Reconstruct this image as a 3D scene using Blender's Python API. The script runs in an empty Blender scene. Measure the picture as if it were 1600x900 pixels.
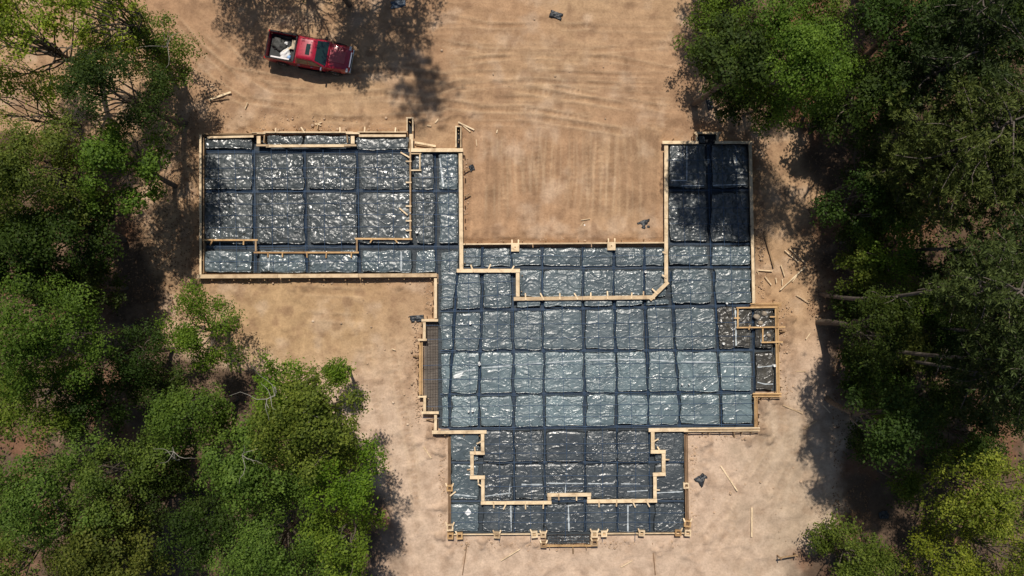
import bpy, bmesh, math, random
import numpy as np
from mathutils import Vector, Matrix

random.seed(7)
RNG = np.random.default_rng(11)
SC = bpy.context.scene
COL = SC.collection
R = math.radians

# ------------------------------------------------------------------ camera, sky, sun, exposure
H = 54.0                      # drone height over the ground, metres
PPM = 23.0                    # photo pixels (1600 wide) per metre on the ground
cam_d = bpy.data.cameras.new('drone_camera')
cam_d.sensor_width = 36.0
cam_d.lens = 36.0 * H / (1600.0 / PPM)
cam_d.clip_end = 2000.0
cam = bpy.data.objects.new('drone_camera', cam_d)
cam.location = (0, 0, H)
COL.objects.link(cam)
SC.camera = cam

SUN_EL, SUN_AZ = 60.0, 4.0    # sun stands to the top of the picture
w = bpy.data.worlds.new('World'); SC.world = w; w.use_nodes = True
nt = w.node_tree
sky = nt.nodes.new('ShaderNodeTexSky'); sky.sky_type = 'NISHITA'; sky.sun_disc = False
sky.sun_elevation = R(SUN_EL); sky.sun_rotation = R(-SUN_AZ)
bgn = nt.nodes['Background']; bgn.inputs[1].default_value = 0.062
nt.links.new(sky.outputs[0], bgn.inputs[0])
sun_d = bpy.data.lights.new('sun', 'SUN'); sun_d.energy = 4.4; sun_d.angle = R(0.8)
sun_d.color = (1.0, 0.93, 0.83)
sun = bpy.data.objects.new('sun', sun_d); COL.objects.link(sun)
_az = R(SUN_AZ)
sdir = Vector((math.sin(_az) * math.cos(R(SUN_EL)), -math.cos(_az) * math.cos(R(SUN_EL)), -math.sin(R(SUN_EL))))
sun.rotation_euler = sdir.to_track_quat('-Z', 'Y').to_euler()
sun.location = (0, 30, 60)
SC.view_settings.view_transform = 'Standard'
SC.view_settings.look = 'None'
SC.view_settings.exposure = 0.0
SC.view_settings.gamma = 1.0

# ------------------------------------------------------------------ helpers
def P(px, py, z=0.0):
    """photo pixel seen at height z -> place in the yard"""
    k = (H - z) / H / PPM
    return Vector(((px - 800) * k, (450 - py) * k, z))

def link(o, parent=None):
    COL.objects.link(o)
    if parent is not None:
        o.parent = parent
    return o

def mesh_np(name, verts, faces, mat=None, parent=None, smooth=False, loc=None):
    """faces: (n,k) int array, all of the same size"""
    verts = np.asarray(verts, dtype=np.float32); faces = np.asarray(faces, dtype=np.int32)
    me = bpy.data.meshes.new(name)
    n, k = faces.shape
    me.vertices.add(len(verts)); me.vertices.foreach_set('co', verts.ravel())
    me.loops.add(n * k); me.loops.foreach_set('vertex_index', faces.ravel())
    me.polygons.add(n)
    me.polygons.foreach_set('loop_start', np.arange(0, n * k, k, dtype=np.int32))
    me.polygons.foreach_set('loop_total', np.full(n, k, dtype=np.int32))
    me.update(calc_edges=True)
    if smooth:
        me.polygons.foreach_set('use_smooth', np.ones(n, dtype=bool))
    if mat: me.materials.append(mat)
    o = bpy.data.objects.new(name, me)
    if loc is not None: o.location = loc
    return link(o, parent)

def mesh_bm(name, bm, mat=None, parent=None, smooth=False, loc=None, rot=None):
    me = bpy.data.meshes.new(name)
    bmesh.ops.recalc_face_normals(bm, faces=bm.faces)
    bm.to_mesh(me); bm.free()
    if smooth:
        for p in me.polygons: p.use_smooth = True
    if mat: me.materials.append(mat)
    o = bpy.data.objects.new(name, me)
    if loc is not None: o.location = loc
    if rot is not None: o.rotation_euler = rot
    return link(o, parent)

def empty(name, loc=(0, 0, 0), rz=0):
    o = bpy.data.objects.new(name, None); o.location = loc; o.rotation_euler = (0, 0, rz)
    o.empty_display_size = 0.3
    return link(o)

def tag(o, label, cat, group=None):
    o['label'] = label; o['category'] = cat
    if group: o['group'] = group
    return o

def bm_box(bm, x0, x1, y0, y1, z0, z1, M=None):
    vs = [bm.verts.new((x, y, z)) for z in (z0, z1) for y in (y0, y1) for x in (x0, x1)]
    for f in ((0, 2, 3, 1), (4, 5, 7, 6), (0, 1, 5, 4), (2, 6, 7, 3), (0, 4, 6, 2), (1, 3, 7, 5)):
        bm.faces.new([vs[i] for i in f])
    if M is not None:
        for v in vs: v.co = M @ v.co
    return vs

def bm_quad(bm, *pts):
    return bm.faces.new([bm.verts.new(p) for p in pts])

def tube_np(points, radii, sides=6):
    """tapered tube through points; returns verts, quads"""
    pts = np.asarray(points, float); n = len(pts)
    tan = np.gradient(pts, axis=0); tan /= (np.linalg.norm(tan, axis=1, keepdims=True) + 1e-9)
    ref = np.where(np.abs(tan[:, 2:3]) > 0.9, np.array([[1., 0, 0]]), np.array([[0., 0, 1]]))
    a = np.cross(tan, ref); a /= (np.linalg.norm(a, axis=1, keepdims=True) + 1e-9)
    b = np.cross(tan, a)
    th = np.linspace(0, 2 * np.pi, sides, endpoint=False)
    ring = a[:, None, :] * np.cos(th)[None, :, None] + b[:, None, :] * np.sin(th)[None, :, None]
    v = (pts[:, None, :] + ring * np.asarray(radii, float)[:, None, None]).reshape(-1, 3)
    i = np.arange(n - 1)[:, None] * sides; j = np.arange(sides)[None, :]; j2 = (j + 1) % sides
    f = np.stack([i + j, i + j2, i + sides + j2, i + sides + j], -1).reshape(-1, 4)
    return v, f

def merge(parts):
    vs, fs, o = [], [], 0
    for v, f in parts:
        vs.append(v); fs.append(np.asarray(f) + o); o += len(v)
    return np.concatenate(vs), np.concatenate(fs)

def _hash(ix, iy, seed):
    h = (ix.astype(np.int64) * 374761393 + iy.astype(np.int64) * 668265263 + seed * 1442695041) & 0xFFFFFFFF
    h = ((h ^ (h >> 13)) * 1274126177) & 0xFFFFFFFF
    return ((h ^ (h >> 16)) & 0xFFFF) / 65535.0

def vnoise(x, y, seed=0):
    ix = np.floor(x); iy = np.floor(y); fx = x - ix; fy = y - iy
    fx = fx * fx * (3 - 2 * fx); fy = fy * fy * (3 - 2 * fy)
    a = _hash(ix, iy, seed); b = _hash(ix + 1, iy, seed); c = _hash(ix, iy + 1, seed); d = _hash(ix + 1, iy + 1, seed)
    return (a * (1 - fx) + b * fx) * (1 - fy) + (c * (1 - fx) + d * fx) * fy

def fbm(x, y, seed=0, oct=4):
    s = 0; a = 0.5; t = 0
    for i in range(oct):
        s = s + a * vnoise(x * 2 ** i + 17.3 * i, y * 2 ** i - 9.1 * i, seed + i); t += a; a *= 0.5
    return s / t

def smooth(e0, e1, x):
    t = np.clip((x - e0) / (e1 - e0), 0, 1); return t * t * (3 - 2 * t)

# ------------------------------------------------------------------ materials
def new_mat(name):
    m = bpy.data.materials.new(name); m.use_nodes = True
    return m, m.node_tree.nodes, m.node_tree.links, m.node_tree.nodes['Principled BSDF']

def noise_node(N, L, coord, scale, detail=3, rough=0.55, dist=0.0, mapping=None):
    n = N.new('ShaderNodeTexNoise'); n.inputs['Scale'].default_value = scale
    n.inputs['Detail'].default_value = detail; n.inputs['Roughness'].default_value = rough
    n.inputs['Distortion'].default_value = dist
    if mapping is not None:
        mp = N.new('ShaderNodeMapping'); mp.inputs['Scale'].default_value = mapping
        L.new(coord, mp.inputs[0]); coord = mp.outputs[0]
    L.new(coord, n.inputs['Vector'])
    return n

def ramp(N, L, fac, stops):
    r = N.new('ShaderNodeValToRGB')
    while len(r.color_ramp.elements) < len(stops): r.color_ramp.elements.new(0.5)
    for e, (p, c) in zip(r.color_ramp.elements, stops):
        e.position = p; e.color = c if len(c) == 4 else (*c, 1)
    L.new(fac, r.inputs[0]); return r

def mixc(N, L, a, b, fac, mode='MIX'):
    m = N.new('ShaderNodeMix'); m.data_type = 'RGBA'; m.blend_type = mode
    for s, v in ((m.inputs[6], a), (m.inputs[7], b), (m.inputs[0], fac)):
        if hasattr(v, 'is_output'): L.new(v, s)
        elif isinstance(v, (int, float)): s.default_value = v
        else: s.default_value = (*v, 1)
    return m.outputs[2]

def bump(N, L, height, strength, dist, chain=None):
    b = N.new('ShaderNodeBump'); b.inputs['Strength'].default_value = strength; b.inputs['Distance'].default_value = dist
    L.new(height, b.inputs['Height'])
    if chain is not None: L.new(chain.outputs[0], b.inputs['Normal'])
    return b

def mat_plain(name, col, rough=0.6, metal=0.0, var=0.25, scale=8.0, spec=None, coat=0.0, bumpd=0.0):
    m, N, L, B = new_mat(name)
    co = N.new('ShaderNodeTexCoord').outputs['Object']
    n = noise_node(N, L, co, scale, 4)
    lo = tuple(c * (1 - var) for c in col); hi = tuple(min(1, c * (1 + var)) for c in col)
    r = ramp(N, L, n.outputs['Fac'], [(0.3, lo), (0.7, hi)])
    L.new(r.outputs[0], B.inputs['Base Color'])
    B.inputs['Roughness'].default_value = rough; B.inputs['Metallic'].default_value = metal
    if spec is not None: B.inputs['Specular IOR Level'].default_value = spec
    if coat: B.inputs['Coat Weight'].default_value = coat; B.inputs['Coat Roughness'].default_value = 0.05
    if bumpd:
        b = bump(N, L, n.outputs['Fac'], 0.6, bumpd); L.new(b.outputs[0], B.inputs['Normal'])
    return m

def mat_soil():
    m, N, L, B = new_mat('soil')
    at = N.new('ShaderNodeAttribute'); at.attribute_name = 'soil'
    co = N.new('ShaderNodeNewGeometry').outputs['Position']
    n1 = noise_node(N, L, co, 1.1, 6, 0.65, 0.4)
    n2 = noise_node(N, L, co, 7.0, 5, 0.7)
    n3 = noise_node(N, L, co, 34.0, 2, 0.6)
    r1 = ramp(N, L, n1.outputs['Fac'], [(0.3, (0.78, 0.76, 0.74)), (0.7, (1.18, 1.18, 1.17))])
    r2 = ramp(N, L, n2.outputs['Fac'], [(0.28, (0.80, 0.79, 0.78)), (0.5, (1.0, 1.0, 1.0)), (0.75, (1.13, 1.13, 1.13))])
    c = mixc(N, L, at.outputs['Color'], r1.outputs[0], 1.0, 'MULTIPLY')
    c = mixc(N, L, c, r2.outputs[0], 1.0, 'MULTIPLY')
    L.new(c, B.inputs['Base Color']); B.inputs['Roughness'].default_value = 0.95
    B.inputs['Specular IOR Level'].default_value = 0.15
    b1 = bump(N, L, n2.outputs['Fac'], 0.7, 0.05)
    b2 = bump(N, L, n3.outputs['Fac'], 0.7, 0.03, b1)
    L.new(b2.outputs[0], B.inputs['Normal'])
    return m

def mat_plastic(name='poly_sheet', liner=False):
    """dusty black polythene; the object's colour carries its dust and a painted sky sheen"""
    m, N, L, B = new_mat(name)
    oi = N.new('ShaderNodeObjectInfo')
    co = N.new('ShaderNodeNewGeometry').outputs['Position']
    n1 = noise_node(N, L, co, 0.7, 5, 0.6, 0.6)
    n2 = noise_node(N, L, co, 5.2, 2.5, 0.55, 0.9)
    n5 = noise_node(N, L, co, 0.9, 1, 0.5)
    n6 = noise_node(N, L, co, 0.75, 2, 0.5, 0.4)
    vo = N.new('ShaderNodeTexVoronoi'); vo.feature = 'SMOOTH_F1'; vo.inputs['Scale'].default_value = 4.4
    vo.inputs['Smoothness'].default_value = 0.8
    wp = N.new('ShaderNodeMix'); wp.data_type = 'VECTOR'; wp.inputs[0].default_value = 0.12
    L.new(co, wp.inputs[4]); L.new(n2.outputs['Color'], wp.inputs[5])
    L.new(wp.outputs[1], vo.inputs['Vector'])
    inv = N.new('ShaderNodeMath'); inv.operation = 'SUBTRACT'; inv.inputs[0].default_value = 1.0
    L.new(vo.outputs['Distance'], inv.inputs[1])
    n4 = noise_node(N, L, co, 2.4, 2.5, 0.5, 1.4, mapping=(1.0, 1.5, 1.0))
    r1 = ramp(N, L, n1.outputs['Fac'], [(0.3, (0.72, 0.72, 0.73)), (0.7, (1.25, 1.24, 1.2))])
    c = mixc(N, L, oi.outputs['Color'], r1.outputs[0], 1.0, 'MULTIPLY')
    L.new(c, B.inputs['Base Color'])
    if liner:
        B.inputs['Roughness'].default_value = 0.6; B.inputs['Specular IOR Level'].default_value = 0.25
        b2 = bump(N, L, n4.outputs['Fac'], 0.5, 0.1); L.new(b2.outputs[0], B.inputs['Normal'])
        return m
    rr = ramp(N, L, n5.outputs['Fac'], [(0.35, (0.24, 0.24, 0.24)), (0.7, (0.42, 0.42, 0.42))])
    L.new(rr.outputs[0], B.inputs['Roughness'])
    B.inputs['Specular IOR Level'].default_value = 0.75
    # alpha of the object's colour: pebbled bed (1) or stretched wrinkles (0)
    mx = N.new('ShaderNodeMix'); mx.data_type = 'FLOAT'
    sm = N.new('ShaderNodeMath'); sm.operation = 'MULTIPLY'; sm.inputs[1].default_value = 0.72
    L.new(n4.outputs['Fac'], sm.inputs[0]); L.new(oi.outputs['Alpha'], mx.inputs[0]); L.new(sm.outputs[0], mx.inputs[2])
    L.new(inv.outputs[0], mx.inputs[3])
    b1 = bump(N, L, mx.outputs[0], 1.0, 0.17)
    rs = ramp(N, L, n6.outputs['Fac'], [(0.36, (0.42, 0.42, 0.42)), (0.62, (1, 1, 1))]); vr = ramp(N, L, oi.outputs['Random'], [(0.0, (0.45, 0.45, 0.45)), (1.0, (1.0, 1.0, 1.0))])
    sv = mixc(N, L, rs.outputs[0], vr.outputs[0], 1.0, 'MULTIPLY'); L.new(sv, b1.inputs['Strength'])
    off = N.new('ShaderNodeVectorMath'); off.operation = 'ADD'; L.new(co, off.inputs[0])
    ov = N.new('ShaderNodeVectorMath'); ov.operation = 'SCALE'; ov.inputs[0].default_value = (37.0, 91.0, 13.0); L.new(oi.outputs['Random'], ov.inputs['Scale']); L.new(ov.outputs[0], off.inputs[1])
    n7 = noise_node(N, L, off.outputs[0], 0.9, 1, 0.4, 0.8, mapping=(1.0, 1.3, 1.0))
    fold = ramp(N, L, n7.outputs['Fac'], [(0.44, (0, 0, 0)), (0.5, (1, 1, 1)), (0.56, (0, 0, 0))])
    b0 = bump(N, L, fold.outputs[0], 0.6, 0.06); L.new(b0.outputs[0], b1.inputs['Normal'])
    b2 = bump(N, L, n2.outputs['Fac'], 0.4, 0.05, b1)
    L.new(b2.outputs[0], B.inputs['Normal'])
    return m

def mat_lumber(name, col):
    m, N, L, B = new_mat(name)
    co = N.new('ShaderNodeTexCoord').outputs['Object']
    oi = N.new('ShaderNodeObjectInfo')
    gp = N.new('ShaderNodeNewGeometry').outputs['Position']
    n = noise_node(N, L, co, 9.0, 5, 0.65, 0.6, mapping=(0.25, 3.0, 3.0))
    ns = noise_node(N, L, gp, 1.6, 4, 0.7)
    r = ramp(N, L, n.outputs['Fac'], [(0.25, tuple(c * 0.72 for c in col)), (0.55, col), (0.8, tuple(min(1, c * 1.12) for c in col))])
    r2 = ramp(N, L, oi.outputs['Random'], [(0.0, (0.62, 0.56, 0.5)), (0.35, (0.95, 0.93, 0.9)), (0.7, (1, 1, 1)), (1.0, (1.08, 1.06, 1.02))])
    r3 = ramp(N, L, ns.outputs['Fac'], [(0.3, (0.48, 0.42, 0.36)), (0.55, (1, 1, 1))])
    c = mixc(N, L, r.outputs[0], r2.outputs[0], 1.0, 'MULTIPLY')
    c = mixc(N, L, c, r3.outputs[0], 0.8, 'MULTIPLY')
    L.new(c, B.inputs['Base Color']); B.inputs['Roughness'].default_value = 0.75
    b = bump(N, L, n.outputs['Fac'], 0.5, 0.01); L.new(b.outputs[0], B.inputs['Normal'])
    return m

def mat_leaf(name, dark, mid, light, trans=0.35):
    m, N, L, B = new_mat(name)
    N.remove(B)
    out = N['Material Output']
    geo = N.new('ShaderNodeNewGeometry'); oi = N.new('ShaderNodeObjectInfo')
    co = N.new('ShaderNodeTexCoord').outputs['Object']
    n = noise_node(N, L, co, 0.6, 3)
    ma = N.new('ShaderNodeMath'); ma.operation = 'MULTIPLY_ADD'
    L.new(geo.outputs['Random Per Island'], ma.inputs[0]); ma.inputs[1].default_value = 0.34
    mb = N.new('ShaderNodeMath'); mb.operation = 'MULTIPLY'; mb.inputs[1].default_value = 0.72
    L.new(n.outputs['Fac'], mb.inputs[0]); L.new(mb.outputs[0], ma.inputs[2])
    r = ramp(N, L, ma.outputs[0], [(0.28, dark), (0.52, mid), (0.8, light)])
    c = mixc(N, L, r.outputs[0], oi.outputs['Color'], 1.0, 'MULTIPLY')
    d = N.new('ShaderNodeBsdfPrincipled'); L.new(c, d.inputs['Base Color'])
    d.inputs['Roughness'].default_value = 0.6; d.inputs['Specular IOR Level'].default_value = 0.18
    t = N.new('ShaderNodeBsdfTranslucent')
    tc = mixc(N, L, c, (1.25, 1.3, 0.55), 1.0, 'MULTIPLY'); L.new(tc, t.inputs['Color'])
    s = N.new('ShaderNodeMixShader'); s.inputs[0].default_value = trans
    L.new(d.outputs[0], s.inputs[1]); L.new(t.outputs[0], s.inputs[2]); L.new(s.outputs[0], out.inputs[0])
    return m

M_SOIL = mat_soil()
M_POLY = mat_plastic(); M_LINER = mat_plastic('trench_sheet', True)
M_PINE = mat_lumber('pine_lumber', (0.80, 0.625, 0.41))
M_ORANGE = mat_lumber('orange_lumber', (0.62, 0.40, 0.19))
M_BROWN = mat_lumber('weathered_lumber', (0.26, 0.16, 0.09))
M_STAKE = mat_lumber('stake_wood', (0.40, 0.27, 0.15))
M_CABLE = mat_plain('blue_cable_sheath', (0.05, 0.10, 0.19), 0.4, var=0.15)
M_STEEL = mat_plain('rusty_rebar', (0.13, 0.10, 0.08), 0.7, 0.3)
M_PVC = mat_plain('white_pvc', (0.82, 0.82, 0.80), 0.35, var=0.05)
M_TAPE = mat_plain('seam_tape', (0.44, 0.48, 0.50), 0.32, var=0.3, scale=3.0)
M_SCRAP = mat_plain('black_film_scrap', (0.03, 0.034, 0.04), 0.5, var=0.4, spec=0.4)
M_BARK = mat_plain('bark', (0.10, 0.08, 0.06), 0.9, var=0.4, scale=5, bumpd=0.05)
M_PALEBARK = mat_plain('pine_bark', (0.105, 0.085, 0.07), 0.9, var=0.4, scale=4, bumpd=0.05)
M_DEADWOOD = mat_plain('bare_deadwood', (0.26, 0.24, 0.20), 0.9, var=0.25)
M_LEAF = mat_leaf('broad_leaf', (0.034, 0.060, 0.009), (0.088, 0.138, 0.021), (0.175, 0.235, 0.042), 0.40)
M_NEEDLE = mat_leaf('pine_needle', (0.026, 0.038, 0.010), (0.058, 0.078, 0.021), (0.11, 0.132, 0.038), 0.25)

# ------------------------------------------------------------------ ground
def px_of(x, y):
    return 800 + x * PPM, 450 - y * PPM

# tyre tracks, drag marks: (points in photo pixels, half-width m, depth m, tread)
TRACKS = []
_r = random.Random(3)
def track(pts, gap=1.75, hw=0.17, depth=0.05, tread=True, pair=True):
    for s in ((-0.5, 0.5) if pair else (0,)):
        q = []
        for i, (x, y) in enumerate(pts):
            a = pts[max(0, i - 1)]; b = pts[min(len(pts) - 1, i + 1)]
            dx, dy = b[0] - a[0], b[1] - a[1]; l = math.hypot(dx, dy) or 1
            q.append((x - dy / l * s * gap * PPM, y + dx / l * s * gap * PPM))
        TRACKS.append((q, hw, depth, tread))
for y0, y1, y2 in ((20, 18, 34), (52, 48, 52), (70, 80, 76), (96, 92, 104), (112, 104, 118), (138, 126, 150), (150, 160, 186), (172, 176, 196)):
    track([(590, y0 + 3), (700, y0 + _r.uniform(-2, 2)), (850, (y0 + y1) / 2), (980, (y0 + y1 + y2) / 3), (1075, (y1 + y2) / 2)], hw=_r.uniform(0.07, 0.15), depth=_r.uniform(0.012, 0.03))
track([(640, 178), (720, 150), (820, 150), (930, 168), (1060, 196)], depth=0.05, hw=0.16)
track([(660, 40), (760, 60), (900, 62), (1070, 46)], depth=0.04, hw=0.15)
track([(690, 120), (820, 106), (960, 112), (1075, 136)], depth=0.04, hw=0.15)
track([(300, 20), (330, 60), (380, 110), (470, 135), (600, 130), (760, 150), (1000, 190)], depth=0.06, hw=0.2)
track([(290, 60), (340, 110), (420, 160), (560, 168), (700, 160)], depth=0.05)
track([(250, 30), (300, 90), (350, 130), (480, 150)], depth=0.05)
for x0, x1 in ((800, 806), (822, 838), (850, 842), (884, 872), (905, 900), (930, 934), (948, 940), (978, 984), (770, 776)):
    track([(x0, 190), ((x0 + x1) / 2 + _r.uniform(-5, 5), 270), (x1, 345 + _r.uniform(-8, 14))], gap=0.9, hw=_r.uniform(0.1, 0.2), depth=_r.uniform(0.025, 0.05))
track([(420, 470), (520, 476), (620, 480)], depth=0.03, hw=0.2)
track([(590, 500), (600, 600), (625, 720), (640, 900)], depth=0.035, hw=0.2)
track([(1230, 560), (1240, 680), (1180, 790), (1120, 900)], depth=0.022, hw=0.22)
track([(1200, 600), (1215, 700), (1150, 810), (1090, 880)], depth=0.018, hw=0.2)
TRACKS.append(([(729, 846), (726, 870), (721, 905)], 0.09, 0.09, False))
TRACKS.append(([(1019, 846), (1022, 868), (1024, 905)], 0.10, 0.09, False))

SLAB_RECTS = [(316, 206, 720, 430), (681, 380, 1180, 674), (1040, 208, 1176, 480), (1176, 476, 1216, 616), (702, 668, 1074, 836)]

def build_ground():
    def axis(lo, hi, step):
        core = np.arange(lo, hi + 1e-6, step)
        ext = np.array([1, 2.5, 5, 9, 15, 25, 45, 90, 200, 500])
        return np.concatenate([lo - ext[::-1], core, hi + ext])
    xs = axis(-36.5, 36.5, 0.1); ys = axis(-21.5, 21.5, 0.1)
    X, Y = np.meshgrid(xs, ys); px, py = px_of(X, Y)
    n_big = fbm(X / 9, Y / 9, 1, 3); n_mid = fbm(X / 2.2, Y / 2.2, 5, 4); n_fine = fbm(X / 0.55, Y / 0.55, 9, 3)
    nbx = fbm(X / 3.0, Y / 3.0, 21, 4)
    # masks
    xl = np.interp(py, [-60, 170, 230, 350, 460, 560, 600, 700, 900, 960], [-400, -300, 215, 235, 250, 300, 420, 575, 615, 620])
    xr = np.interp(py, [-60, 0, 150, 220, 400, 480, 600, 700, 800, 860, 960], [1090, 1095, 1125, 1265, 1285, 1275, 1300, 1320, 1330, 1245, 1190])
    jit = (nbx - 0.5) * 110
    litter = np.maximum(smooth(22, -22, px - xl + jit), smooth(-22, 22, px - xr + jit))
    farout = smooth(0, 25, np.maximum(np.abs(X) - 40, np.abs(Y) - 26))
    litter = np.maximum(litter, farout)
    slab = np.zeros_like(X)
    for x0, y0, x1, y1 in SLAB_RECTS:
        d = np.minimum(np.minimum(px - x0, x1 - px), np.minimum(py - y0, y1 - py))
        slab = np.maximum(slab, smooth(-7, 3, d))
    near = np.zeros_like(X)
    for x0, y0, x1, y1 in SLAB_RECTS:
        d = np.minimum(np.minimum(px - x0, x1 - px), np.minimum(py - y0, y1 - py))
        near = np.maximum(near, smooth(-45, -8, d))
    court = smooth(0, 14, px - 722) * smooth(0, 14, 1040 - px) * smooth(0, 30, py - 185) * smooth(0, 6, 378 - py)
    top = smooth(230, 150, py) * (1 - court)
    # heights
    Z = (n_big - 0.5) * 0.22 + (n_mid - 0.5) * 0.16 + (n_fine - 0.5) * 0.07
    grade_h = fbm(X / 9.0, (Y + 0.10 * X + 0.5 * np.sin(X / 9)) / 0.30, 31, 4) - 0.5          # dozer streaks running across
    grade_v = fbm((X - 0.06 * Y) / 0.30, Y / 8.0, 41, 4) - 0.5          # and up the court
    open_top = smooth(560, 690, px + (nbx - 0.5) * 80) * top * (1 - litter)
    Z = Z * (1 - 0.6 * np.maximum(open_top, court)) + grade_h * 0.018 * open_top + grade_v * 0.035 * court
    clods = smooth(0.52, 0.74, fbm(X / 0.7, Y / 0.7, 77, 4))
    edge_c = near * (1 - slab) * (1 - 0.5 * court)
    Z += clods * 0.20 * edge_c * smooth(0.35, 0.6, n_mid) + clods * 0.06 * (1 - open_top) * (1 - court)
    berm = court * smooth(28, 6, np.abs(py - 366) + 4) * fbm(X / 0.8, Y / 0.5, 88, 4)
    Z += berm * 0.28
    tr = np.zeros_like(X); rid = np.zeros_like(X)
    for pts, hw, dep, tread in TRACKS:
        bx0 = min(p[0] for p in pts) - 20; bx1 = max(p[0] for p in pts) + 20
        by0 = min(p[1] for p in pts) - 20; by1 = max(p[1] for p in pts) + 20
        ii = np.where((px > bx0) & (px < bx1) & (py > by0) & (py < by1))
        qx, qy = px[ii], py[ii]
        best = np.full(qx.shape, 1e9); sal = np.zeros(qx.shape); acc = 0
        wob = (vnoise(qx / 70, qy / 70, 5) - 0.5) * 4
        for (ax, ay), (cx, cy) in zip(pts, pts[1:]):
            dx, dy = cx - ax, cy - ay; l2 = dx * dx + dy * dy; l = math.sqrt(l2)
            t = np.clip(((qx - ax) * dx + (qy - ay) * dy) / l2, 0, 1)
            d = np.hypot(qx - ax - t * dx, qy - ay - t * dy)
            m = d < best; best[m] = d[m]; sal[m] = (acc + t * l)[m]; acc += l
        dm = np.abs(best + wob * 0.4) / PPM
        fade = smooth(0.25, 0.55, vnoise(qx / 45, qy / 45, 61 + len(pts))) 
        fade = fade * smooth(0, 45, sal) * smooth(0, 45, acc - sal)
        core = smooth(hw * 1.15, hw * 0.7, dm) * fade
        lip = np.exp(-((dm - hw * 1.5) / (hw * 0.45)) ** 2) * fade
        trd = 0.5 + 0.5 * np.sign(np.sin(sal / PPM * 2 * np.pi / 0.36)) if tread else 1.0
        cs = min(1.5, dep / .035); tr[ii] = np.maximum(tr[ii], cs * core * (0.4 + 0.6 * trd)); rid[ii] = np.maximum(rid[ii], lip * min(1.3, cs))
        Z[ii] += -core * dep * (0.5 + 0.5 * trd) * 1.1 + lip * dep * 0.7
    Z = Z * (1 - slab) - 0.03 * slab
    Z = np.where(slab > 0.02, np.minimum(Z, 0.10), Z)
    Z = Z * (1 - farout) + farout * (n_big - 0.5) * 1.0
    # colours of the soils themselves
    def C(r, g, b): return np.array([r, g, b])
    mix = lambda a, b, t: a * (1 - t[..., None]) + b * t[..., None]
    pale = smooth(430, 640, py + (n_big - 0.5) * 260)
    col = np.broadcast_to(C(0.425, 0.280, 0.165), X.shape + (3,)).copy()
    col = mix(col, C(0.55, 0.41, 0.305), pale)
    col = mix(col, C(0.41, 0.272, 0.164), court * 0.9)
    ly = smooth(200, 60, np.hypot(px - 470, (py - 480) * 1.3) + (n_mid - .5) * 80)
    col = mix(col, C(0.44, 0.295, 0.165), ly)
    rgt = smooth(1120, 1230, px + (n_mid - 0.5) * 120) * smooth(560, 680, py)
    col = mix(col, C(0.42, 0.325, 0.235), rgt * 0.85)
    col = mix(col, C(0.36, 0.215, 0.125), smooth(0.42, 0.7, n_big) * (1 - pale) * 0.75)
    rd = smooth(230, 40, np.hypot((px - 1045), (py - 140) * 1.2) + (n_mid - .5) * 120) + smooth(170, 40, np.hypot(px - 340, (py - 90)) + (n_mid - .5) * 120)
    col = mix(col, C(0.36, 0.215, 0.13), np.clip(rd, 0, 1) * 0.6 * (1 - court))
    col = mix(col, C(0.58, 0.45, 0.34), smooth(0.5, 0.8, fbm(X / 1.3, Y / 1.3, 55, 5)) * 0.38)
    col = mix(col, C(0.25, 0.15, 0.09), smooth(0.52, 0.75, fbm(X / 0.8, Y / 0.8, 66, 5)) * 0.6 * (1 - pale * 0.5))
    st = open_top * (grade_h) + court * (grade_v)
    col = col * (1 + (0.6 - 0.2 * open_top) * st)[..., None]
    col = mix(col, C(0.29, 0.18, 0.105), tr * 0.4); col = mix(col, C(0.54, 0.39, 0.25), rid * 0.3)
    col = mix(col, C(0.25, 0.155, 0.095), edge_c * clods * 0.45)
    bay = smooth(-2, 2, px - 662) * smooth(-2, 2, 688 - px) * smooth(-2, 2, py - 500) * smooth(-2, 2, 645 - py)
    col = mix(col, C(0.11, 0.105, 0.10), bay * 0.9)
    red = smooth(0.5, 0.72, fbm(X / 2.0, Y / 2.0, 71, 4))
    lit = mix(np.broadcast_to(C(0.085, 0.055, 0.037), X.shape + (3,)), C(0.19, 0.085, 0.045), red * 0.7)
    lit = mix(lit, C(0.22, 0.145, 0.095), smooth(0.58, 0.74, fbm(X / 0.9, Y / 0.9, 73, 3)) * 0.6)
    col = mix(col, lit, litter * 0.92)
    fr = smooth(70, 0, px - xr + jit + 60) * 0
    ny, nx = X.shape
    idx = np.arange(nx * ny).reshape(ny, nx)
    F = np.stack([idx[:-1, :-1], idx[:-1, 1:], idx[1:, 1:], idx[1:, :-1]], -1).reshape(-1, 4)
    V = np.stack([X, Y, Z], -1).reshape(-1, 3)
    o = mesh_np('ground', V, F, M_SOIL, smooth=True)
    a = o.data.color_attributes.new('soil', 'FLOAT_COLOR', 'POINT')
    rgba = np.concatenate([np.clip(col, 0, 1).reshape(-1, 3), np.ones((nx * ny, 1))], 1).astype(np.float32)
    a.data.foreach_set('color', rgba.ravel())
    o['kind'] = 'structure'; o['label'] = 'bare graded tan dirt with tyre tracks'
    return o
GROUND = build_ground()

# ------------------------------------------------------------------ slab bed: pads of earth wrapped in black polythene
Z_PAD, Z_FLOOR, Z_FORM = 0.46, 0.055, 0.62
bed = empty('slab_bed', P(900, 560))
tag(bed, 'black plastic sheeting over earth pads and beam trenches of a house slab', 'slab bed')
BED0 = Vector(bed.location)

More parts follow.
